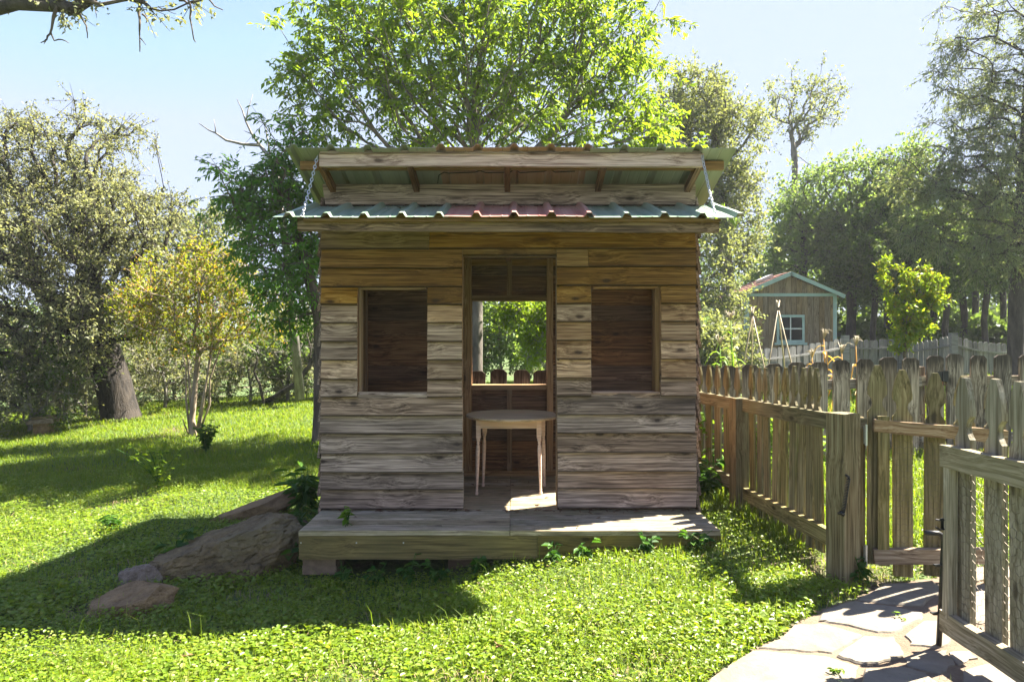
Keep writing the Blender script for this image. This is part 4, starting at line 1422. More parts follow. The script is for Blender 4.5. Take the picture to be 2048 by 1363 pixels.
def leaves_mesh(name, P, D, Nn, L, Wd, rng, shape=4, fold=.25, droop=.15):
    """leaves with base P, direction D, normal Nn; length L and width Wd arrays"""
    D = unit(D)
    S_ = unit(np.cross(D, Nn))
    Nv = np.cross(S_, D)
    L = np.broadcast_to(L, (len(P),))[:, None]; Wd = np.broadcast_to(Wd, (len(P),))[:, None]
    tip = P + D * L - Nv * L * droop
    if shape == 4:
        mid = P + D * L * .45
        up = Nv * Wd * fold
        V = np.stack([P, mid + S_ * Wd * .5 + up, tip, mid - S_ * Wd * .5 + up], 1)
        k = np.arange(len(P))[:, None] * 4
        Fc = k + np.array([[0, 1, 2, 3]])
        return npmesh(name, V.reshape(-1, 3), Fc)
    m1, m2 = P + D * L * .28, P + D * L * .68 - Nv * L * droop * .35
    up = Nv * Wd * fold
    V = np.stack([P, m1 + S_ * Wd * .45 + up, m2 + S_ * Wd * .42 + up, tip, m2 - S_ * Wd * .42 + up, m1 - S_ * Wd * .45 + up], 1)
    k = np.arange(len(P))[:, None] * 6
    Fc = np.stack([k + np.array([[0, 3, 2, 1]]), k + np.array([[0, 5, 4, 3]])], 1).reshape(-1, 4)
    return npmesh(name, V.reshape(-1, 3), Fc)

def blades_mesh(name, P, H, Wd, lean, rng, bend=.5):
    """grass blades: five vertices each (two triangles folded into a quad and a tip quad)"""
    n = len(P)
    az = rng.uniform(0, 2 * np.pi, n)
    side = np.stack([np.cos(az), np.sin(az), np.zeros(n)], 1)
    fwd = np.stack([-np.sin(az), np.cos(az), np.zeros(n)], 1)
    H = H[:, None]; Wd = Wd[:, None]; lean = lean[:, None]
    up = np.array([[0, 0, 1.]])
    mid = P + up * H * .6 + fwd * lean * H * .35
    tip = P + up * H * (1 - bend * lean * .5) + fwd * lean * H
    V = np.stack([P - side * Wd * .5, P + side * Wd * .5, mid + side * Wd * .4, tip, mid - side * Wd * .4], 1)
    k = np.arange(n)[:, None] * 5
    # quad + degenerate-free second quad made of two triangles: stored as triangles
    Fc = np.stack([k + np.array([[0, 1, 2]]), k + np.array([[0, 2, 4]]), k + np.array([[4, 2, 3]])], 1).reshape(-1, 3)
    return npmesh(name, V.reshape(-1, 3), Fc, n=3)

def lobes(rng, specs, n):
    """n points spread through ellipsoids ((center), (radii), weight), denser to the shell"""
    w = np.array([s[2] if len(s) > 2 else s[1][0] * s[1][1] * s[1][2] for s in specs], float)
    w /= w.sum()
    idx = rng.choice(len(specs), n, p=w)
    c = np.array([tuple(s[0]) for s in specs])[idx]
    r = np.array([tuple(s[1]) for s in specs])[idx]
    d = unit(rng.normal(size=(n, 3)))
    rad = rng.uniform(0.12, 1, n)[:, None] ** .55
    return c + d * r * rad

def skeleton(trunk, tips, rng, bf=.45, seg=4, wob=.05, rtip=.006, R0=.15, kexp=2.3, start=.35):
    """grow limbs from a trunk polyline to every tip: nodes, parents, radii"""
    trunk = [np.array(p, float) for p in trunk]
    pos, par, plen = [], [], []
    for i, p in enumerate(trunk):
        m = 4 if i else 1
        for j in range(m):
            q = p if i == 0 else trunk[i - 1] + (p - trunk[i - 1]) * (j + 1) / m
            if pos:
                par.append(len(pos) - 1); plen.append(plen[-1] + np.linalg.norm(q - pos[-1]))
            else:
                par.append(-1); plen.append(0.0)
            pos.append(q)
    nt = len(pos)
    cap = nt + len(tips) * seg + 4
    A = np.zeros((cap, 3)); A[:nt] = pos
    PL = np.zeros(cap); PL[:nt] = plen
    PR = np.full(cap, -1); PR[:nt] = par
    n = nt
    s0 = int(nt * start)
    order = np.argsort(np.linalg.norm(tips - A[nt - 1], axis=1))
    istip = []
    for ti in order:
        T = tips[ti]
        d = np.linalg.norm(A[s0:n] - T, axis=1)
        up = T[2] - A[s0:n, 2]
        cost = d + bf * PL[s0:n] + np.maximum(0, -up) * .4
        b = s0 + int(np.argmin(cost))
        dist = d[b - s0]
        pp = PR[b] if PR[b] >= 0 else b
        pd = A[b] - A[pp]
        pd = pd / (np.linalg.norm(pd) + 1e-9)
        ctrl = A[b] + pd * dist * .35 + np.array([0, 0, dist * .10])
        prev = b
        ns = max(2, min(seg, int(dist / .12)))
        for j in range(1, ns + 1):
            f = j / ns
            q = (1 - f) ** 2 * A[b] + 2 * f * (1 - f) * ctrl + f * f * T
            if j < ns:
                q = q + rng.normal(size=3) * wob * dist * .5
            A[n] = q; PR[n] = prev; PL[n] = PL[prev] + np.linalg.norm(q - A[prev])
            prev = n; n += 1
        istip.append(prev)
    A, PR, PL = A[:n], PR[:n], PL[:n]
    acc = np.zeros(n)
    acc[istip] += rtip ** kexp
    for i in range(n - 1, 0, -1):
        if PR[i] >= 0:
            acc[PR[i]] += max(acc[i], rtip ** kexp * .8)
    rad = np.maximum(acc, rtip ** kexp * .7) ** (1 / kexp)
    rb = rad[0]
    if rb > rtip * 1.5:
        rad = rtip + (rad - rtip) * (R0 - rtip) / (rb - rtip)
    rad = np.maximum(rad, rtip * .7)
    return A, PR, rad, np.array(istip), nt

def limb_tubes(A, PR, rad, sides=6, flare=0.0):
    idx = np.arange(1, len(A))
    p = PR[idx]
    ra = np.minimum(rad[p], rad[idx] * 1.25)
    rb = rad[idx].copy()
    if flare:
        h = A[idx, 2] - A[0, 2]
        hp = A[p, 2] - A[0, 2]
        ra = ra * (1 + flare * np.exp(-np.maximum(hp, 0) / .18) * (p < 8))
        rb = rb * (1 + flare * np.exp(-np.maximum(h, 0) / .18) * (idx < 8))
    # overlap the joints a little
    d = A[idx] - A[p]
    ext = unit(d) * np.minimum(rb, .03)[:, None] * .6
    return tubes(A[p] - ext * .3, A[idx] + ext, ra, rb, sides)

def twigs_from(tip, base_dir, rng, m, ln, spread=.8, up=.1):
    """m twigs per tip: starts, dirs, lengths"""
    n = len(tip)
    P = np.repeat(tip, m, 0)
    D = np.repeat(unit(base_dir), m, 0) * (1 - spread) + unit(rng.normal(size=(n * m, 3))) * spread
    D[:, 2] += up
    D = unit(D)
    Lt = rng.uniform(.45, 1.15, n * m) * ln
    return P, D, Lt

def tree(name, label, base, trunk, specs, n_tips, seed, barkm, leafm, R0=.15, rtip=.006, twig=(5, .35), nleaf=10, leaf=(.06, .028), kind='simple', group=None, cat='tree',
         down=.15, spread=.8, up=.1, sides=6, seg=4, flare=.35, wob=.05, bf=.45, start=.35, twig_r=.0035, extra=None, cover=1.0, keep=None):
    rng = np.random.default_rng(seed)
    base = np.array(base, float)
    root = empty(name, base, label, cat, group)
    tips = lobes(rng, specs, n_tips)
    if extra is not None:
        tips = np.concatenate([tips, np.array([tuple(e) for e in extra])])
    A, PR, rad, it, nt = skeleton(trunk, tips, rng, bf=bf, seg=seg, wob=wob, rtip=rtip, R0=R0, start=start)
    V1, F1 = limb_tubes(A - base, PR, rad, sides, flare)
    me = npmesh('trunk', V1, F1, True)
    tr_ = link('trunk', me, barkm)
    tr_.parent = root
    tp = A[it]
    bd = unit(A[it] - A[PR[it]])
    P, D, Lt = twigs_from(tp, bd, rng, twig[0], twig[1], spread, up)
    E = P + D * Lt[:, None]
    E[:, 2] -= Lt * down
    V2, F2 = tubes(P - base, E - base, np.full(len(P), max(twig_r, rtip * .6)), np.full(len(P), twig_r * .5), 3)
    tw = link('twigs', npmesh('twigs', V2, F2, True), barkm)
    tw['kind'] = 'stuff'
    tw.parent = root
    # leaves along twigs, on a share of the twigs so that gaps stay open
    use = rng.random(len(P)) < cover
    P, D, Lt, E = P[use], D[use], Lt[use], E[use]
    m = nleaf
    tt = rng.uniform(.12, 1.03, (len(P), m))
    if kind == 'pinnate':
        tt = np.sort(tt, 1)
    Q = (P[:, None] * (1 - tt[..., None]) + E[:, None] * tt[..., None])
    DD = np.repeat(unit(E - P)[:, None], m, 1)
    ref = rng.normal(size=(len(P), 1, 3)) * .5 + np.array([0, 0, 1.])
    side = unit(np.cross(DD, np.broadcast_to(ref, DD.shape)))
    sg = np.where(np.arange(m) % 2, 1., -1.)[None, :, None]
    if kind == 'pinnate':
        LD = side * sg * .85 + DD * .55 + np.array([0, 0, -.35]) + rng.normal(size=DD.shape) * .15
        LN = np.broadcast_to(ref, DD.shape) + rng.normal(size=DD.shape) * .3
    elif kind == 'spray':
        LD = DD * .9 + rng.normal(size=DD.shape) * .35 + np.array([0, 0, -.3])
        LN = rng.normal(size=DD.shape) + np.array([0, 0, .5])
        Q = Q + rng.normal(size=Q.shape) * .02
    else:
        LD = DD * .35 + unit(rng.normal(size=DD.shape)) * .8 + np.array([0, 0, -.1])
        LN = rng.normal(size=DD.shape) * .7 + np.array([0, 0, .8])
        Q = Q + rng.normal(size=Q.shape) * leaf[0] * .35
    n = Q.shape[0] * m
    sc = rng.uniform(.6, 1.25, n)
    lm = leaves_mesh('crown', Q.reshape(-1, 3) - base, LD.reshape(-1, 3), LN.reshape(-1, 3), leaf[0] * sc, leaf[1] * sc, rng)
    cr = link('crown', lm, leafm)
    cr.parent = root
    return root

def dup(root, loc, rz, sc=1.0, label=None, group=None):
    r = root.copy(); C.objects.link(r)
    r.location = loc; r.rotation_euler = (0, 0, rz); r.scale = (sc, sc, sc)
    if label: r['label'] = label
    if group: r['group'] = group
    for ch in list(root.children):
        c = ch.copy(); C.objects.link(c); c.parent = r
    return r

B_GREY = bark('grey_bark', (.055, .047, .040), (.20, .175, .15))
B_DARK = bark('dark_oak_bark', (.018, .014, .011), (.075, .060, .048), 12, 1.5)
B_OAK = bark('black_oak_bark', (.007, .005, .004), (.038, .029, .022), 12, 1.5)
B_PALE = bark('smooth_pale_bark', (.17, .125, .085), (.40, .31, .23), 6, .4)
B_TWIG = bark('grey_twig_bark', (.10, .09, .078), (.27, .25, .22), 14, .5)
B_BROWN = bark('brown_bark', (.05, .035, .025), (.15, .115, .085))

LF = {}
LF['pecan'] = leaf_mat('bright_pecan_leaf', [(.15, .25, .022), (.20, .31, .028), (.14, .245, .026), (.25, .35, .035), (.17, .28, .026)], 0.62)
LF['china'] = leaf_mat('deep_green_frond', [(.075, .20, .034), (.11, .26, .042), (.15, .30, .05), (.09, .23, .038)], 0.64)
LF['oak'] = leaf_mat('olive_live_oak_leaf', [(.19, .215, .11), (.24, .26, .14), (.29, .30, .175), (.21, .24, .12), (.26, .265, .155)], 0.55, (1.1, 1.05, .6))
LF['myrtle'] = leaf_mat('yellow_green_myrtle_leaf', [(.19, .26, .018), (.25, .30, .02), (.21, .28, .02), (.28, .31, .022), (.23, .29, .02), (.33, .30, .025), (.44, .20, .05)], 0.6, (1.15, 1.05, .5))
LF['hazy'] = leaf_mat('grey_green_oak_leaf', [(.15, .19, .09), (.19, .23, .115), (.17, .21, .10), (.235, .265, .14)], 0.55)
LF['mid'] = leaf_mat('mid_green_leaf', [(.125, .215, .065), (.17, .265, .08), (.145, .24, .07), (.20, .29, .105)], 0.64)
LF['cedar'] = leaf_mat('grey_green_cedar_spray', [(.145, .20, .10), (.19, .245, .13), (.24, .28, .165), (.16, .215, .105)], 0.55)
LF['dark'] = leaf_mat('dark_wood_leaf', [(.075, .13, .034), (.10, .165, .045), (.13, .20, .058)], 0.58)
LF['yellow'] = leaf_mat('lime_yellow_shrub_leaf', [(.20, .30, .018), (.27, .35, .022), (.15, .26, .018), (.24, .33, .02), (.36, .30, .04)], 0.58, (1.1, 1.05, .5))
LF['weed'] = leaf_mat('broad_weed_leaf', [(.035, .105, .018), (.055, .14, .02), (.08, .17, .026)], .46)
LF['lime'] = leaf_mat('lime_vine_leaf', [(.12, .23, .02), (.16, .27, .028), (.10, .20, .02)], .5)
LF['grass'] = leaf_mat('lawn_blade', [(.12, .21, .014), (.165, .26, .018), (.21, .29, .022), (.14, .235, .018), (.27, .28, .07)], 0.56)
LF['clover'] = leaf_mat('small_ground_leaf', [(.13, .225, .016), (.18, .275, .018), (.23, .315, .026), (.15, .25, .018), (.29, .33, .07)], 0.52, None, .38, .5)
LF['dry'] = leaf_mat('dry_corn_leaf', [(.42, .20, .045), (.38, .26, .10), (.45, .30, .09), (.28, .22, .06)], .45)

def L(cx, cy, rx, ry, d, rd=None, w=None):
    """ellipsoid lobe seen at pixel (cx, cy) with pixel radii at depth d"""
    k = d / F
    r = (rx * k, rd if rd is not None else (rx + ry) / 2 * k, ry * k)
    return (at(cx, cy, d), r) if w is None else (at(cx, cy, d), r, w)
def tpts(d, *pp):
    return [at(px, py, dd if dd else d) for px, py, dd in [(q + (None,))[:3] for q in pp]]

# ------------------------------------------------------------------ trees
# the bright tree behind the playhouse
d = 8.6
b = at(950, 760, d); b.z = G(b.x, b.y) - .05
tree('shade_tree', 'tall bright green tree with drooping leaves rising right behind the playhouse', b, [b] + tpts(d, (951, 560), (948, 300), (950, 150)),
     [L(950, 110, 300, 150, d, 1.5), L(700, 120, 150, 120, 8.4, .7), L(1190, 140, 150, 140, d, 1.1), L(1300, 230, 90, 80, 8.4, .6), L(640, 220, 80, 70, 8.4, .6), L(830, 240, 190, 50, d, 1.2),
      L(1100, 270, 230, 45, 8.2, 1.0), L(1250, 60, 90, 80, d, .9), L(640, 50, 80, 60, 8.4, .6), L(950, -20, 260, 60, d, 1.2), L(760, 0, 120, 60, 8.4, .7), L(1130, 0, 120, 60, d, .9), L(560, 140, 40, 40, d, .4), L(1400, 290, 40, 45, 8.2, .4),
      L(1440, 340, 35, 30, 8.0, .3), L(1440, 430, 25, 40, 7.9, .3), L(720, 280, 120, 30, 8.2, .7)],
     560, 11, B_GREY, LF['pecan'], .105, .004, (6, .34), 10, (.085, .033), 'pinnate', down=.30, spread=.75, up=.0, cover=1.0, bf=.8, start=.45)

# deep green fronded tree left of the playhouse
d = 8.1
b = at(640, 780, d); b.z = G(b.x, b.y) - .05
tree('frond_tree', 'deep green feathery tree standing left of the playhouse roof', b, [b] + tpts(d, (640, 640), (610, 520), (580, 420)),
     [L(520, 390, 95, 75, d, .7), L(600, 310, 80, 60, d, .6), L(570, 500, 85, 90, 7.9, .6), L(590, 620, 55, 70, 8.1, .5), L(520, 560, 40, 60, 8.3, .5), L(640, 420, 60, 120, 8.3, .5), L(560, 250, 40, 20, d, .3)],
     190, 12, B_BROWN, LF['china'], .075, .005, (7, .34), 8, (.085, .028), 'pinnate', down=.35, spread=.8, up=.05)

# dead tree sticking out above it
d = 11.5
b = at(600, 800, d); b.z = G(b.x, b.y) - .05
dead = empty('dead_tree', b, 'bare dead grey branches poking above the deep green feathery tree', 'tree')
rng = np.random.default_rng(5)
segs = [tpts(d, (600, 800), (580, 560), (550, 330), (520, 292)), tpts(d, (520, 292), (486, 290), (452, 282), (432, 268), (418, 262), (398, 248)), tpts(d, (432, 268), (430, 252), (428, 240)),
        tpts(d, (520, 292), (504, 270), (492, 245), (484, 220), (474, 200)), tpts(d, (492, 245), (496, 222), (506, 190)), tpts(d, (540, 310), (535, 280), (530, 245)), tpts(d, (504, 270), (486, 262))]
m = MB()
for i, s in enumerate(segs):
    r0 = (.07, .028, .012, .026, .014, .02, .01)[i]
    m.tube([q - b for q in s], [r0 * (1 - .75 * k / (len(s) - 1)) if i else (.09, .07, .045, .03)[k] for k in range(len(s))], 6)
o = m.build('trunk', B_TWIG, None, True); o.parent = dead

# great live oak on the left
d = 11.2
b = gat(245, 838); b.z -= .08
d = b.y
rng = np.random.default_rng(21)
tr_pts = [b] + tpts(d, (228, 770), (205, 700), (165, 640))
tree('live_oak', 'huge spreading live oak with dark leaning trunk and olive grey foliage at the lawn edge', b, tr_pts,
     [L(60, 310, 85, 75, d, 1.0), L(195, 310, 70, 75, d, 1.0), L(25, 230, 40, 28, d, .4), L(150, 222, 45, 32, d, .5), L(208, 228, 20, 28, d, .3), L(268, 262, 22, 45, d, .4), L(322, 312, 18, 50, d, .3), L(110, 250, 30, 25, d, .4), L(60, 390, 110, 50, d, 1.2), L(230, 390, 90, 45, d, 1.1), L(90, 470, 160, 85, 10.4, 1.4), L(270, 450, 110, 80, 10.6, 1.2), L(60, 590, 120, 90, 10.2, 1.2),
      L(230, 570, 110, 85, 10.4, 1.0), L(-120, 420, 120, 200, d, 1.5), L(340, 420, 40, 60, d, .6), L(90, 690, 120, 40, 9.8, .8), L(250, 660, 90, 45, 10.2, .7), L(-60, 640, 90, 100, 10, 1.0), L(330, 560, 50, 80, 11, .7), L(20, 730, 80, 40, 9.6, .7), L(150, 690, 110, 35, 10.0, .7), L(300, 640, 60, 50, 10.4, .6), L(190, 620, 80, 40, 9.9, .6)],
     820, 13, B_OAK, LF['oak'], .27, .0065, (9, .38), 10, (.055, .028), down=.2, spread=.85, up=.05, sides=8, wob=.09, flare=.2, start=.55, twig_r=.0045, cover=.95)

# crepe myrtle: several pale stems from one root
b = gat(388, 872)
d = b.y
cm = [L(330, 600, 100, 80, d, .55), L(430, 560, 95, 65, d, .5), L(500, 610, 75, 55, d, .5), L(285, 640, 60, 60, d, .4), L(560, 660, 50, 28, d, .3), L(430, 670, 90, 45, d, .5), L(400, 520, 60, 35, d, .4), L(470, 510, 40, 25, d, .3), L(360, 690, 70, 40, 8.6, .3)]
myr = tree('crepe_myrtle', 'yellow and orange tinged crepe myrtle with several pale stems on the lawn', b, [b] + tpts(d, (384, 840), (392, 760), (398, 700)),
     cm, 190, 14, B_PALE, LF['myrtle'], .034, .0045, (7, .25), 9, (.046, .024), down=.0, spread=.75, up=.2, start=.2, seg=5, flare=.5)
m = MB()
for pts, r0 in (([(380, 868), (372, 800), (372, 740), (362, 690)], .016), ([(392, 868), (408, 800), (418, 740), (432, 660)], .02), ([(396, 868), (420, 810), (418, 760), (440, 700), (470, 640)], .015), ([(384, 868), (382, 790), (376, 720), (350, 640)], .018),
                ([(376, 870), (368, 850), (366, 838)], .012), ([(398, 868), (404, 840), (424, 690), (430, 600)], .014)):
    q = [at(px + random.uniform(-2, 2), py, d + random.uniform(-.08, .08)) - b for px, py in pts]
    m.tube(q, [r0 * (1 - .5 * k / (len(q) - 1)) for k in range(len(q))], 7)
o = m.build('stems', B_PALE, None, True); o.parent = myr

# small trees seen between the oak and the fronds
b = at(420, 800, 17); b.z = G(b.x, b.y)
tree('background_tree', 'small grey-green tree far behind between the live oak and the feathery tree', b, [b] + tpts(17, (420, 640), (415, 520)), [L(415, 470, 60, 70, 17, .9), L(440, 560, 70, 80, 17, .9), L(370, 520, 60, 60, 17, .8)], 110, 15, B_BROWN, LF['hazy'], .09, .008, (8, .5), 12, (.09, .045))

# curved bare trunk at the edge of the wood, left of the playhouse
m = MB()
cp = [gat(527, 806)] + tpts(11.6, (556, 792), (590, 770), (618, 735), (636, 700), (648, 655), (655, 600))
b = cp[0]
m.tube([q - b for q in cp], [.05, .048, .045, .04, .035, .03, .025], 8)
m.tube([q - b for q in tpts(11.6, (527, 806), (520, 770), (508, 745), (515, 720), (505, 690))], [.03, .025, .02, .014, .008], 6)
m.tube([q - b for q in tpts(11.6, (618, 735), (622, 700), (612, 660))], [.02, .014, .007], 6)
ct = empty('leaning_tree', b, 'bare dark trunk curving up from the lawn edge beside the playhouse', 'tree')
o = m.build('trunk', B_DARK, None, True); o.parent = ct

# hazy oak behind the roof end
d = 15.5
b = at(1460, 700, d); b.z = G(b.x, b.y)
tree('oak_tree', 'pale grey-green oak rising behind the right end of the playhouse roof', b, [b] + tpts(d, (1455, 560), (1440, 400), (1430, 300)),
     [L(1400, 210, 100, 75, d, 1.1), L(1470, 280, 65, 75, d, 1.0), L(1470, 390, 65, 70, d, 1.0), L(1430, 500, 60, 60, 14.8, .9), L(1440, 600, 55, 55, 14.5, .8), L(1320, 260, 70, 80, d, .9), L(1360, 400, 60, 90, d, .9), L(1490, 480, 45, 50, d, .7)],
     300, 16, B_GREY, LF['hazy'], .15, .007, (8, .5), 12, (.085, .042), down=.15)

# tall sparse tree
d = 23
b = at(1590, 640, d); b.z = G(b.x, b.y)
tree('sparse_tree', 'tall thin tree with a sparse open crown against the sky beyond the shed', b, [b] + tpts(d, (1588, 480), (1590, 330), (1587, 300)),
     [L(1570, 200, 35, 70, d, .8), L(1650, 190, 40, 60, d, .8), L(1615, 240, 50, 60, d, .9), L(1560, 260, 25, 30, d, .5), L(1670, 220, 25, 25, d, .5), L(1600, 160, 40, 30, d, .6), L(1560, 400, 30, 30, d, .5), L(1620, 350, 30, 25, d, .4)],
     90, 17, B_GREY, LF['hazy'], .10, .007, (5, .5), 6, (.12, .06), spread=.6, up=.3, start=.75, wob=.07, cover=.85)

# mid green trees beyond the shed
for i, (px, d, sp, lab, sd) in enumerate((
        (1600, 20.5, [L(1600, 420, 70, 70, 20.5, 1.2), L(1570, 520, 60, 55, 20.5, 1.1), L(1640, 480, 60, 70, 20.5, 1.2), L(1530, 580, 40, 50, 20.5, 1.0)], 'rounded mid green tree right behind the shed roof', 31),
        (1700, 20.0, [L(1700, 380, 75, 75, 20, 1.2), L(1680, 470, 75, 60, 20, 1.2), L(1740, 460, 60, 80, 20, 1.1), L(1690, 560, 60, 40, 20, 1.0)], 'broad green tree standing right of the shed gable', 32),
        (1790, 19.0, [L(1800, 340, 65, 70, 19, 1.1), L(1770, 440, 70, 70, 19, 1.1), L(1830, 470, 60, 60, 19, 1.1), L(1800, 550, 80, 35, 19, 1.1)], 'dense green tree behind the lime-yellow shrub', 33))):
    b = at(px, 640, d); b.z = G(b.x, b.y)
    tree('broadleaf_tree', lab, b, [b] + tpts(d, (px + 4, 600), (px + 8, 500), (px, 420)), sp, 150, sd, B_DARK, LF['mid'], .13, .008, (7, .62), 9, (.13, .065), down=.2, start=.45, group='trees beyond the shed')

# great drooping cedar on the right
d = 14.0
b = at(2030, 690, d); b.z = G(b.x, b.y)
tree('cedar_tree', 'great grey-green cedar with drooping sprays filling the upper right corner', b, [b] + tpts(d, (2035, 540), (2050, 330), (2060, 60)),
     [L(1960, 340, 120, 110, d, 1.4), L(2060, 190, 130, 120, d, 1.4), L(1910, 440, 100, 80, 13.4, 1.2), L(2020, 480, 120, 70, 13.2, 1.2), L(1860, 370, 70, 70, d, 1.0), L(1990, 70, 95, 55, d, 1.0), L(2120, 380, 120, 200, d, 1.5), L(2100, -40, 140, 130, d, 1.4),
      L(1920, 230, 60, 70, d, .8), L(1870, 290, 50, 50, d, .7), L(1825, 350, 45, 50, d, .6), L(1905, 130, 40, 55, d, .6), L(1810, 480, 50, 40, 13.6, .7), L(1920, 20, 50, 25, d, .5)],
     520, 18, B_DARK, LF['cedar'], .15, .007, (9, .55), 18, (.075, .021), 'spray', down=.40, spread=.8, up=.0, start=.3, wob=.08)

# row of thin dark trunks in the shade right of the shed
d = 18.5
thin = None
SLIM = []
rng = np.random.default_rng(44)
for i, (px, dd, sc_) in enumerate(((1700, 19, 1.0), (1748, 18.0, .9), (1775, 20, 1.1), (1812, 18.4, 1.0), (1868, 19.5, 1.05), (1893, 17.6, .9), (1925, 18.6, 1.0), (1950, 20.5, 1.1), (1972, 18.0, .95), (2005, 19.2, 1.0), (2030, 18.2, 1.0), (1838, 21.5, 1.1))):
    p = at(px, 640, dd); p.z = G(p.x, p.y) - .05
    if thin is None:
        q = p
        base0 = Vector(q)
        up_ = lambda x, z: base0 + Vector((x, 0, z))
        thin = tree('slender_tree', 'slender dark-trunked tree in the shaded row right of the shed', q, [q, up_(.05, .9), up_(-.04, 1.8), up_(.06, 2.6), up_(.0, 3.2)],
                    [(up_(0, 2.6), (.7, .7, .7)), (up_(.2, 3.3), (.8, .8, .6)), (up_(-.3, 2.1), (.5, .5, .4))], 70, 19, B_DARK, LF['dark'], .085, .010, (7, .5), 12, (.12, .055), start=.45, group='slender trees right of the shed')
    else:
        SLIM.append((px, dup(thin, p, i * 1.9, sc_)))

SLIM.append((1700, thin))
ORD = 'first second third fourth fifth sixth seventh eighth ninth tenth eleventh twelfth'.split()
for i, (px, o) in enumerate(sorted(SLIM, key=lambda q: q[0])):
    o['label'] = 'slender dark-trunked tree, %s from the left in the shaded row right of the shed' % ORD[i]
# a low dense bush layer behind and the far wood that closes the view
def cloud_of_leaves(name, label, specs, n, leafm, leaf, seed, group=None):
    rng = np.random.default_rng(seed)
    P = lobes(rng, specs, n)
    g = GA(P[:, 0], P[:, 1])
    P = P[P[:, 2] > g]
    D = unit(rng.normal(size=P.shape) + np.array([0, 0, -.2]))
    Nn = rng.normal(size=P.shape) + np.array([0, 0, .6])
    sc = rng.uniform(.6, 1.3, len(P))
    o = link(name, leaves_mesh(name, P, D, Nn, leaf[0] * sc, leaf[1] * sc, rng), leafm)
    tag(o, label, None, group, 'stuff')
    return o
sp = []
rng = np.random.default_rng(77)
for i in range(64):
    dd = rng.uniform(26, 36)
    px = -500 + 3050 * i / 63
    lift = 1.0 if px < 900 else 1.6
    c = at(px, 683, dd)
    g = G(c.x, c.y)
    sp.append((Vector((c.x, c.y, g + rng.uniform(.9, 1.8) * lift)), (rng.uniform(1.1, 1.8), 1.5, rng.uniform(1.3, 2.2) * lift), 1.0))
for i in range(26):
    dd = rng.uniform(22.5, 25)
    c = at(1560 + 900 * i / 25, 683, dd)
    sp.append((Vector((c.x, c.y, G(c.x, c.y) + rng.uniform(.5, 1.9))), (rng.uniform(.8, 1.3), 1.0, rng.uniform(.8, 1.4)), .8))
for i in range(60):
    dd = rng.uniform(17.8, 22.5)
    c = at(1590 + 640 * (i % 30) / 29 + rng.uniform(-15, 15), 683, dd)
    sp.append((Vector((c.x, c.y, G(c.x, c.y) + .12)), (rng.uniform(.5, .9), .8, rng.uniform(.25, .6)), .55))
cloud_of_leaves('far_woods', 'dark far woodland closing the view behind lawn, playhouse and garden', sp, 120000, LF['dark'], (.19, .10), 78)

# brushy undergrowth along the lawn's far edge
def brush(px, py, d, h, seed, label, leafm, w=1.0, group=None, nl=11, cover=.6, bk=None, name='brush_shrub', leaf=(.06, .03)):
    b = at(px, 800, d); b.z = G(b.x, b.y) - .03
    sp = [((b.x, b.y, b.z + h * .6), (w * .6, w * .5, h * .45)), ((b.x + w * .3, b.y, b.z + h * .4), (w * .5, w * .4, h * .35)), ((b.x - w * .35, b.y, b.z + h * .45), (w * .5, w * .4, h * .4))]
    return tree(name, label, b, [b, b + Vector((.02, 0, h * .2)), b + Vector((-.03, 0, h * .4))], sp, 70, seed, bk or B_TWIG, leafm, .03, .005, (8, .28), nl, leaf, start=.15, cat='shrub', group=group, cover=cover, twig_r=.0035, flare=.1, wob=.1)
UG = 'twiggy undergrowth along the lawn edge'
lb = 'twiggy half-bare undergrowth shrub in the shade along the far lawn edge'
br0 = brush(60, 0, 10.0, 1.6, 51, lb, LF['dark'], 1.3, UG)
br1 = brush(330, 0, 12.0, 1.6, 52, lb, LF['oak'], 1.3, UG)
for i, (px, dd, sc_, src) in enumerate(((-120, 9.7, 1.0, br1), (170, 11.3, 1.0, br0), (-20, 9.6, .8, br1), (130, 10.6, .7, br1), (420, 13.0, 1.1, br0), (500, 12.8, 1.0, br1), (575, 12.6, 1.1, br0), (640, 12.8, 1.2, br1), (-40, 12.6, 1.2, br0), (260, 13.4, 1.2, br1), (710, 13, 1.2, br0), (120, 11.4, .8, br1), (460, 14.5, 1.3, br1), (350, 14.6, 1.4, br0), (560, 15, 1.5, br1), (40, 14, 1.4, br1), (200, 15, 1.5, br0))):
    p = at(px, 800, dd); p.z = G(p.x, p.y) - .03
    dup(src, p, i * 1.3, sc_, lb, UG)
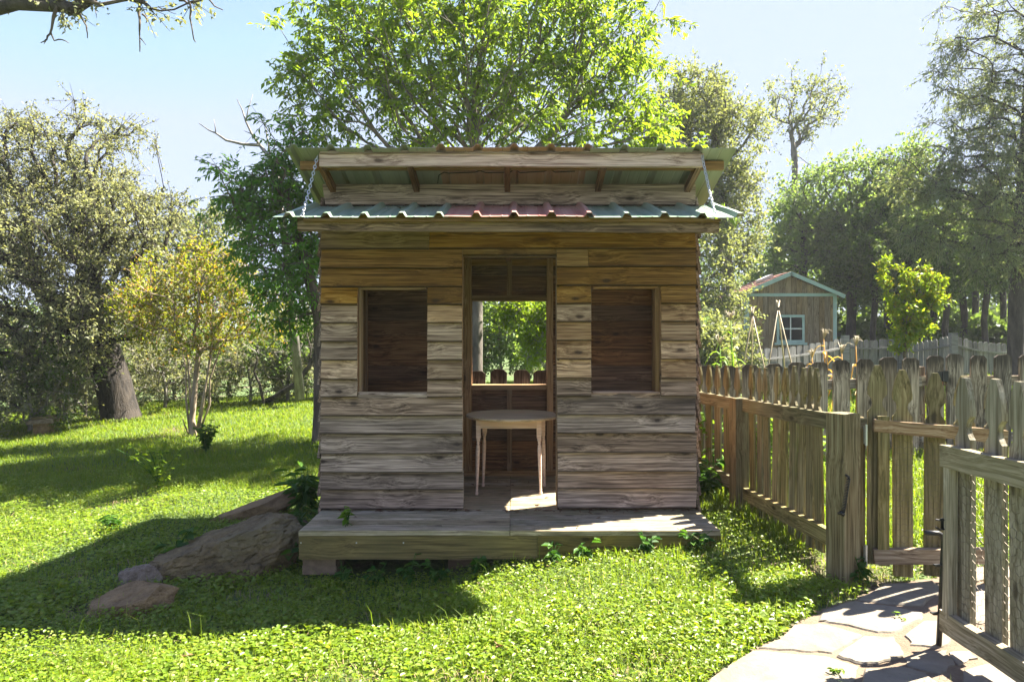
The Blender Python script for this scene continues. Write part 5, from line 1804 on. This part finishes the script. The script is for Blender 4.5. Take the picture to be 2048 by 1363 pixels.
# leafy bush seen through the back window, and bushes along the garden's far side
b = at(1100, 760, 8.3); b.z = G(b.x, b.y)
tree('leafy_bush', 'leafy bush with pale branches seen through the back window of the playhouse', b, [b] + tpts(8.3, (1090, 700), (1060, 650)), [L(1050, 630, 55, 40, 8.2, .4), L(1075, 690, 35, 40, 8.2, .35), L(1020, 600, 40, 30, 8.4, .3), L(1120, 620, 60, 50, 8.3, .4)],
     80, 22, B_TWIG, LF['pecan'], .022, .004, (7, .22), 10, (.06, .028), cat='bush', start=.2, flare=.1, wob=.1)
b = at(1010, 760, 12.5)
for i, (px, dd, lf, lb_, h, w) in enumerate(((1000, 12.5, 'mid', 'shaded bush behind the fence left of centre in the back window view', 2.0, 1.4), (1120, 13.5, 'mid', 'shaded bush behind the fence hidden beyond the playhouse door', 2.2, 1.5), (880, 13, 'mid', 'shaded bush behind the playhouse back wall', 2.2, 1.6),
                                            (1400, 11.5, 'hazy', 'pale green bush growing against the right wall of the playhouse beyond the fence', 1.5, .9), (1440, 13.0, 'hazy', 'pale green bush beside the shed corner', 1.6, 1.0), (1340, 12.5, 'mid', 'green bush hidden behind the playhouse end', 2.0, 1.3))):
    brush(px, 0, dd, h, 60 + i, lb_, LF[lf], w, None, 13, 1.0, B_BROWN, 'garden_bush', (.085, .042))

# lime yellow shrub in the garden
b = at(1815, 760, 8.0); b.z = G(b.x, b.y)
d = 8.0
tree('lime_shrub', 'lime yellow upright shrub standing behind the dog-eared fence', b, [b] + tpts(d, (1814, 745), (1812, 720)),
     [L(1820, 650, 42, 45, d, .25), L(1772, 580, 12, 34, d, .08), L(1782, 620, 20, 26, d, .1), L(1862, 585, 20, 32, d, .14), L(1815, 580, 16, 30, d, .1), L(1768, 540, 6, 22, d, .04), L(1808, 552, 9, 16, d, .05),
      L(1853, 545, 8, 22, d, .06), L(1888, 566, 10, 14, d, .06), L(1846, 612, 24, 28, d, .16), L(1800, 690, 22, 28, d, .16), L(1832, 600, 10, 30, d, .08), L(1875, 605, 12, 22, d, .08)],
     120, 23, B_BROWN, LF['yellow'], .02, .003, (5, .11), 11, (.052, .022), spread=.55, up=.8, start=.1, cat='shrub', flare=.1)

# overhanging oak limb at the top left, from an oak standing outside the picture
ob = Vector((-6.6, 6.4, 0)); ob.z = G(ob.x, ob.y) - .1
ol = tree('overhanging_oak', 'live oak outside the picture whose knotty twigs hang into the top left corner', ob, [ob, ob + Vector((.1, 0, 1.6)), ob + Vector((.5, -.1, 3.2)), ob + Vector((1.4, -.2, 4.3))],
     [L(170, -70, 130, 35, 6.0, .5), L(290, -60, 90, 40, 6.0, .5), L(380, -55, 60, 30, 6.0, .4), (Vector((-5.6, 6.2, 5.2)), (1.2, 1.2, .8))],
     90, 24, B_DARK, LF['oak'], .20, .007, (5, .26), 11, (.05, .026), spread=.85, up=-.1, start=.6, wob=.1,
     extra=tpts(6.0, (115, 12), (165, 8), (280, 4), (385, 4), (140, 20), (300, 18)))
m = MB()
for pts, r0 in (([(120, -30), (112, 20), (104, 50), (100, 68), (92, 80), (82, 87)], .016), ([(100, 68), (110, 82), (125, 82), (138, 88)], .009), ([(92, 80), (88, 90)], .007), ([(150, -20), (158, 25), (170, 48), (174, 62), (175, 78)], .012), ([(120, 20), (128, 40)], .007),
                ([(280, -30), (279, 30), (280, 55), (278, 75), (280, 105)], .013), ([(279, 76), (292, 92)], .006), ([(283, 28), (296, 40), (292, 48)], .010), ([(370, -20), (382, 12), (380, 40), (388, 72), (391, 86)], .013), ([(360, 2), (378, 8), (400, 4), (412, -4), (430, 14), (446, 22)], .012),
                ([(318, 16), (335, 22), (353, 30)], .005), ([(190, 18), (194, 38)], .005), ([(60, -40), (200, 12), (290, -6), (370, 2)], .022)):
    q = [at(px, py, 6.0 + .05 * math.sin(px)) - ob for px, py in pts]
    fine = []
    for a, c in zip(q[:-1], q[1:]):
        for f in (0, .5):
            fine.append(a.lerp(c, f) + Vector((random.uniform(-.008, .008), 0, random.uniform(-.008, .008))))
    fine.append(q[-1])
    m.tube(fine, [r0 * (1 - .7 * k / (len(fine) - 1)) * random.uniform(.85, 1.2) for k in range(len(fine))], 6)
o = m.build('hanging_twigs', B_BROWN, None, True); o.parent = ol

# ------------------------------------------------------------------ small plants
def weed(name, label, base, n_stem, h, leaf, leafm, seed, cat='plant', per=7, lean=.5, whorl=False, group=None, stem_r=.003):
    rng = np.random.default_rng(seed)
    b = np.array(tuple(base))
    root = empty(name, base, label, cat, group)
    P, D, Nn = [], [], []
    A_, B_ = [], []
    for s in range(n_stem):
        az = rng.uniform(0, 2 * np.pi); le = rng.uniform(.1, lean)
        hh = h * rng.uniform(.55, 1.1)
        pr = np.array([rng.normal() * .02, rng.normal() * .02, 0])
        for k in range(5):
            f = (k + 1) / 5
            q = np.array([math.cos(az) * le * hh * f * f, math.sin(az) * le * hh * f * f, hh * f]) + [pr[0] * 0, 0, 0]
            A_.append(pr); B_.append(q); pr = q
        for k in range(per):
            f = rng.uniform(.25, 1.0)
            q = np.array([math.cos(az) * le * hh * f * f, math.sin(az) * le * hh * f * f, hh * f])
            a2 = rng.uniform(0, 2 * np.pi)
            P.append(q); D.append([math.cos(a2), math.sin(a2), rng.uniform(-.2, .5)]); Nn.append([rng.normal() * .3, rng.normal() * .3, 1])
    V, Fc = tubes(np.array(A_), np.array(B_), np.full(len(A_), stem_r), np.full(len(A_), stem_r * .7), 4)
    o = link('stem', npmesh('stem', V, Fc, True), LF['weed']); o.parent = root
    sc = rng.uniform(.6, 1.2, len(P))
    o = link('leaves', leaves_mesh('leaves', np.array(P), np.array(D), np.array(Nn), leaf[0] * sc, leaf[1] * sc, rng, 6, .2, .35), leafm); o.parent = root
    return root
weed('broad_leaf_weed', 'dark broad-leaved weed growing at the upper side of the large boulder', gat(318, 1140) + Vector((.04, .12, 0)), 5, .22, (.085, .06), LF['weed'], 1, per=5, lean=.7)
weed('flower_clump', 'dense clump of long-leaved green plants against the left side of the playhouse', gat(610, 1025), 18, .34, (.13, .034), LF['weed'], 2, per=8, lean=.8)
weed('flower_clump', 'green leafy clump at the left end of the deck, above the dark rock', gat(588, 1090), 10, .26, (.10, .032), LF['weed'], 3, per=8, lean=.8)
weed('broad_leaf_weed', 'low leafy weed growing in front of the left deck block', gat(575, 1140), 7, .16, (.075, .05), LF['weed'], 4, per=6, lean=.9)
weed('lawn_shrub', 'small dark green shrub at the foot of the crepe myrtle', gat(412, 908), 26, .36, (.05, .028), LF['weed'], 5, per=14, lean=.6, cat='shrub')
weed('lawn_shrub', 'thin bright sapling shrub alone in the lawn above the boulder', gat(318, 985), 20, .40, (.045, .022), LF['pecan'], 6, per=12, lean=.9, cat='shrub')
weed('grass_tussock', 'dark low tuft of weeds in the lawn left of the boulder', gat(225, 1060), 20, .10, (.06, .02), LF['weed'], 7, per=6, lean=1.4)
weed('deck_creeper', 'small lime green creeper sprouting on the left front of the deck', Vector((-.98, 4.08, DZ)), 4, .13, (.055, .036), LF['lime'], 8, per=5, lean=1.0)
weed('climbing_plant', 'tall lime green leafy plant between playhouse and picket fence', gat(1430, 985), 9, .62, (.075, .055), LF['lime'], 9, per=8, lean=.25)
weed('flower_clump', 'green leafy clump by the right rear corner of the playhouse', gat(1415, 1000), 12, .30, (.10, .04), LF['weed'], 10, per=8, lean=.8)
weed('broad_leaf_weed', 'small leafy weed at the foot of the brown gate post', gat(1705, 1160) + Vector((0, -.08, 0)), 4, .14, (.06, .035), LF['weed'], 11, per=6, lean=.8)
for i, px in enumerate((690, 755, 820, 880, 960, 1105, 1170, 1290, 1390)):
    weed('deck_edge_weed', 'leafy weed against the deck skirt board, %s from the left end of the deck' % 'first second third fourth fifth sixth seventh eighth ninth'.split()[i], Vector(((px - 1024) * 3.9 / F, 3.88, G((px - 1024) * 3.9 / F, 3.88))), 6, (.15, .13, .16, .15, .13, .12, .12, .12, .16)[i], (.052, .034), LF['weed'], 20 + i, per=5, lean=.8, group='weeds along the deck front', stem_r=.002)
weed('path_weed', 'tiny weed sprouting in the joint between the flagstones near the drop rod', gat(1803, 1243), 2, .035, (.020, .008), LF['lime'], 61, per=5, lean=1.2, stem_r=.0012)
weed('path_weed', 'tiny weed growing on the flagstone edge at the bottom of the path', gat(1672, 1352), 3, .035, (.022, .010), LF['lime'], 62, per=5, lean=1.2, stem_r=.0012)
# tall plants behind the fence
for i, (px, py, d, h) in enumerate(((1560, 900, 5.6, .5), (1620, 900, 5.4, .5), (1520, 900, 5.8, .55), (1590, 920, 5.2, .4))):
    p = at(px, 800, d); p.z = G(p.x, p.y)
    weed('garden_plant', 'bright leafy plant behind the pointed picket fence, ' + ('third from the playhouse', 'nearest the gate post', 'nearest the playhouse', 'second from the gate post')[i], p, 8, h, (.11, .06), LF['lime'], 40 + i, per=8, lean=.5, group='leafy plants behind the pointed fence')

# corn stalks with dry leaves in the garden
def corn(px, py_top, d, label, seed, dry):
    rng = np.random.default_rng(seed)
    p = at(px, 740, d); p.z = G(p.x, p.y)
    top = CAMZ + (683 - py_top) * d / F - p.z
    root = empty('corn_plant', p, label, 'corn')
    m = MB()
    m.tube([(0, 0, 0), (.02, 0, top * .5), (.0, .01, top)], [.014, .011, .006], 6)
    o = m.build('stalk', LF['dry'] if dry else LF['lime'], None, True); o.parent = root
    m = MB()
    for k in range(9):
        az = rng.uniform(0, 6.28); z0 = top * rng.uniform(.25, .92); Lg = rng.uniform(.14, .30)
        pr = None
        pts = []
        for j in range(6):
            f = j / 5
            pts.append(Vector((math.cos(az) * Lg * f, math.sin(az) * Lg * f, z0 + 1.0 * Lg * f - 2.1 * Lg * f * f + rng.uniform(-.01, .01))))
        sd = Vector((-math.sin(az), math.cos(az), 0))
        v, f_ = [], []
        for j, q in enumerate(pts):
            w_ = .018 * (1 - (j / 5) ** 1.6) + .002
            v += [q - sd * w_ + Vector((0, 0, .01)), q, q + sd * w_ + Vector((0, 0, .01))]
        for j in range(5):
            a = j * 3
            f_ += [(a, a + 1, a + 4, a + 3), (a + 1, a + 2, a + 5, a + 4)]
        m.add(v, f_)
    o = m.build('leaves', LF['dry'] if dry else LF['lime'], None, True); o.parent = root
    m = MB()
    for k in range(12):
        az = rng.uniform(0, 6.28); l = rng.uniform(.08, .17); s = rng.uniform(.2, .9)
        m.tube([(0, .01, top - .02), (math.cos(az) * l * s * .5, math.sin(az) * l * s * .5, top + l * .7), (math.cos(az) * l * s, math.sin(az) * l * s, top + l * (.9 - .5 * s))], [.004, .004, .003], 4)
    o = m.build('tassel', M_BAMBOO, None, True); o.parent = root
corn(1648, 676, 8.2, 'corn stalk with orange dry leaves and drooping tassel, tallest of the dry ones', 1, True)
corn(1684, 705, 8.0, 'short dry corn stalk with orange leaves just right of the tallest one', 2, True)
corn(1625, 715, 8.6, 'short dry corn stalk with orange leaves in front of the shed window', 3, True)
corn(1462, 640, 8.4, 'tall green and yellow corn stalk beside the shed corner', 4, False)
corn(1440, 690, 8.2, 'shorter green corn stalk nearest the playhouse wall', 5, False)
corn(1712, 690, 9.2, 'thin pale corn stalk with a bare tassel right of the dry ones', 6, True)

# ------------------------------------------------------------------ lawn and ground cover
def blocked(x, y):
    hutz = (x > -1.24) & (x < 1.21) & (y > 3.99) & (y < 5.75)
    return hutz | on_path(x, y)
rng = np.random.default_rng(100)
def scatter(n, px0, px1, d0, d1, k=1.0):
    """points on the ground, thinning with distance"""
    u = rng.random(n)
    d = (d0 ** (1 - k) + u * (d1 ** (1 - k) - d0 ** (1 - k))) ** (1 / (1 - k)) if abs(k - 1) > 1e-6 else d0 * (d1 / d0) ** u
    px = rng.uniform(px0, px1, n)
    x = (px - 1024) * d / F
    ok = ~blocked(x, d)
    x, d = x[ok], d[ok]
    return np.stack([x, d, GA(x, d)], 1)
def clump(P, s, seed):
    """patchiness 0..1"""
    o = seed * 3.7
    return .5 + .5 * np.sin(P[:, 0] * s + o + 1.7 * np.sin(P[:, 1] * s * .8 + o)) * np.sin(P[:, 1] * s * 1.1 + 1.3 * np.sin(P[:, 0] * s * .7 - o))
P = scatter(320000, -420, 2450, 2.05, 7.0, .6)
c = clump(P, 2.3, 1) * .6 + clump(P, 7.1, 2) * .4
bare = (clump(P, 1.9, 5) * clump(P, 4.7, 7)) > .46
P = P[(rng.random(len(P)) < .45 + .8 * c) & ~(bare & (rng.random(len(P)) < .80))]
n = len(P)
P[:, 2] += rng.uniform(.004, .055, n) * (.5 + .8 * clump(P, 5.0, 3))
az = rng.uniform(0, 2 * np.pi, n)
D = np.stack([np.cos(az), np.sin(az), rng.uniform(-.25, .55, n)], 1)
Nn = np.stack([rng.normal(size=n) * .45, rng.normal(size=n) * .45, np.ones(n)], 1)
sz_ = rng.uniform(.55, 1.45, n) * (.75 + .55 * clump(P, 3.1, 9)) * (1 + (rng.random(n) < .012) * .6)
o = link('ground_cover', leaves_mesh('ground_cover', P, D, Nn, .0178 * sz_, .0125 * sz_, rng, 6, .12, .2), LF['clover'])
tag(o, 'low leafy ground cover in front of the playhouse', None, None, 'stuff')
P = scatter(120000, -420, 2450, 2.05, 7.0, .6)
P = P[rng.random(len(P)) < .25 + .9 * clump(P, 2.6, 12)]
n = len(P)
P[:, 2] -= .005
o = link('grass', blades_mesh('grass', P, rng.uniform(.03, .085, n) * (1 + (rng.random(n) < .03) * 1.2), rng.uniform(.0022, .0045, n), rng.uniform(.1, 1.0, n), rng), LF['grass'])
tag(o, 'thin grass blades among the leafy ground cover', None, None, 'stuff')
P = scatter(26000, -420, 2450, 2.05, 6.5, .6)
P = P[rng.random(len(P)) < np.where((clump(P, 1.9, 5) * clump(P, 4.7, 7)) > .40, .9, .12)]
n = len(P)
P[:, 2] += rng.uniform(0, .02, n)
o = link('dry_straw', blades_mesh('dry_straw', P, rng.uniform(.015, .05, n), rng.uniform(.0022, .0045, n), rng.uniform(.8, 2.6, n), rng), plain('straw', (.34, .24, .12), .8, 0, .4, 3))
tag(o, 'dry straw and dead stems lying among the ground cover', None, None, 'stuff')
P = scatter(230000, -500, 1150, 6.0, 15.0, .8)
P = P[(rng.random(len(P)) < .5 + .6 * clump(P, 1.7, 14))]
n = len(P)
P[:, 2] -= .005
w_ = rng.uniform(.005, .010, n) * (P[:, 1] / 9)
o = link('lawn_grass', blades_mesh('lawn_grass', P, rng.uniform(.03, .075, n), w_, rng.uniform(.2, 1.2, n), rng), LF['grass'])
tag(o, 'mown grass of the sloping lawn', None, None, 'stuff')
P = scatter(90000, 1150, 2500, 3.9, 16.0, .9)
n = len(P)
P[:, 2] -= .005
w_ = rng.uniform(.004, .009, n) * np.clip(P[:, 1] / 6, .7, 3)
h_ = rng.uniform(.05, .17, n) * np.where((P[:, 0] < 1.62 - .14 * (P[:, 1] - 3.5)) & (P[:, 1] < 6), .45, 1.0)
o = link('garden_grass', blades_mesh('garden_grass', P, h_, w_, rng.uniform(.1, .9, n), rng), LF['grass'])
tag(o, 'longer bright grass inside the fenced garden', None, None, 'stuff')
# dead leaves and twigs on the lawn
M_TWIGB = B_TWIG
for (px, py, s, lab) in ((985, 1320, .05, None),):
    pass
for (px, py, lab) in ((367, 1335, 'brown dead leaf on the ground cover at the bottom left'), (990, 1318, 'brown dead leaf near the bottom centre'),):
    p = gat(px, py)
    small_leaf('dead_leaf', p + Vector((0, 0, .045)), M_DRY, .04, lab, 'dead leaf')

# ------------------------------------------------------------------ summer haze in the air
m = MB()
m.box(-420, 420, -80, 520, -3.5, 13.5)
hz = m.build('haze', None)
tag(hz, 'thin pale summer haze', None, None, 'stuff')
hm = bpy.data.materials.new('haze')
hm.use_nodes = True
for nd in list(hm.node_tree.nodes):
    if nd.type == 'BSDF_PRINCIPLED':
        hm.node_tree.nodes.remove(nd)
pv = hm.node_tree.nodes.new('ShaderNodeVolumePrincipled')
pv.inputs['Color'].default_value = (.93, .96, 1.0, 1)
pv.inputs['Density'].default_value = .0009
pv.inputs['Anisotropy'].default_value = .2
hm.node_tree.links.new(pv.outputs[0], hm.node_tree.nodes['Material Output'].inputs['Volume'])
hz.data.materials.append(hm)
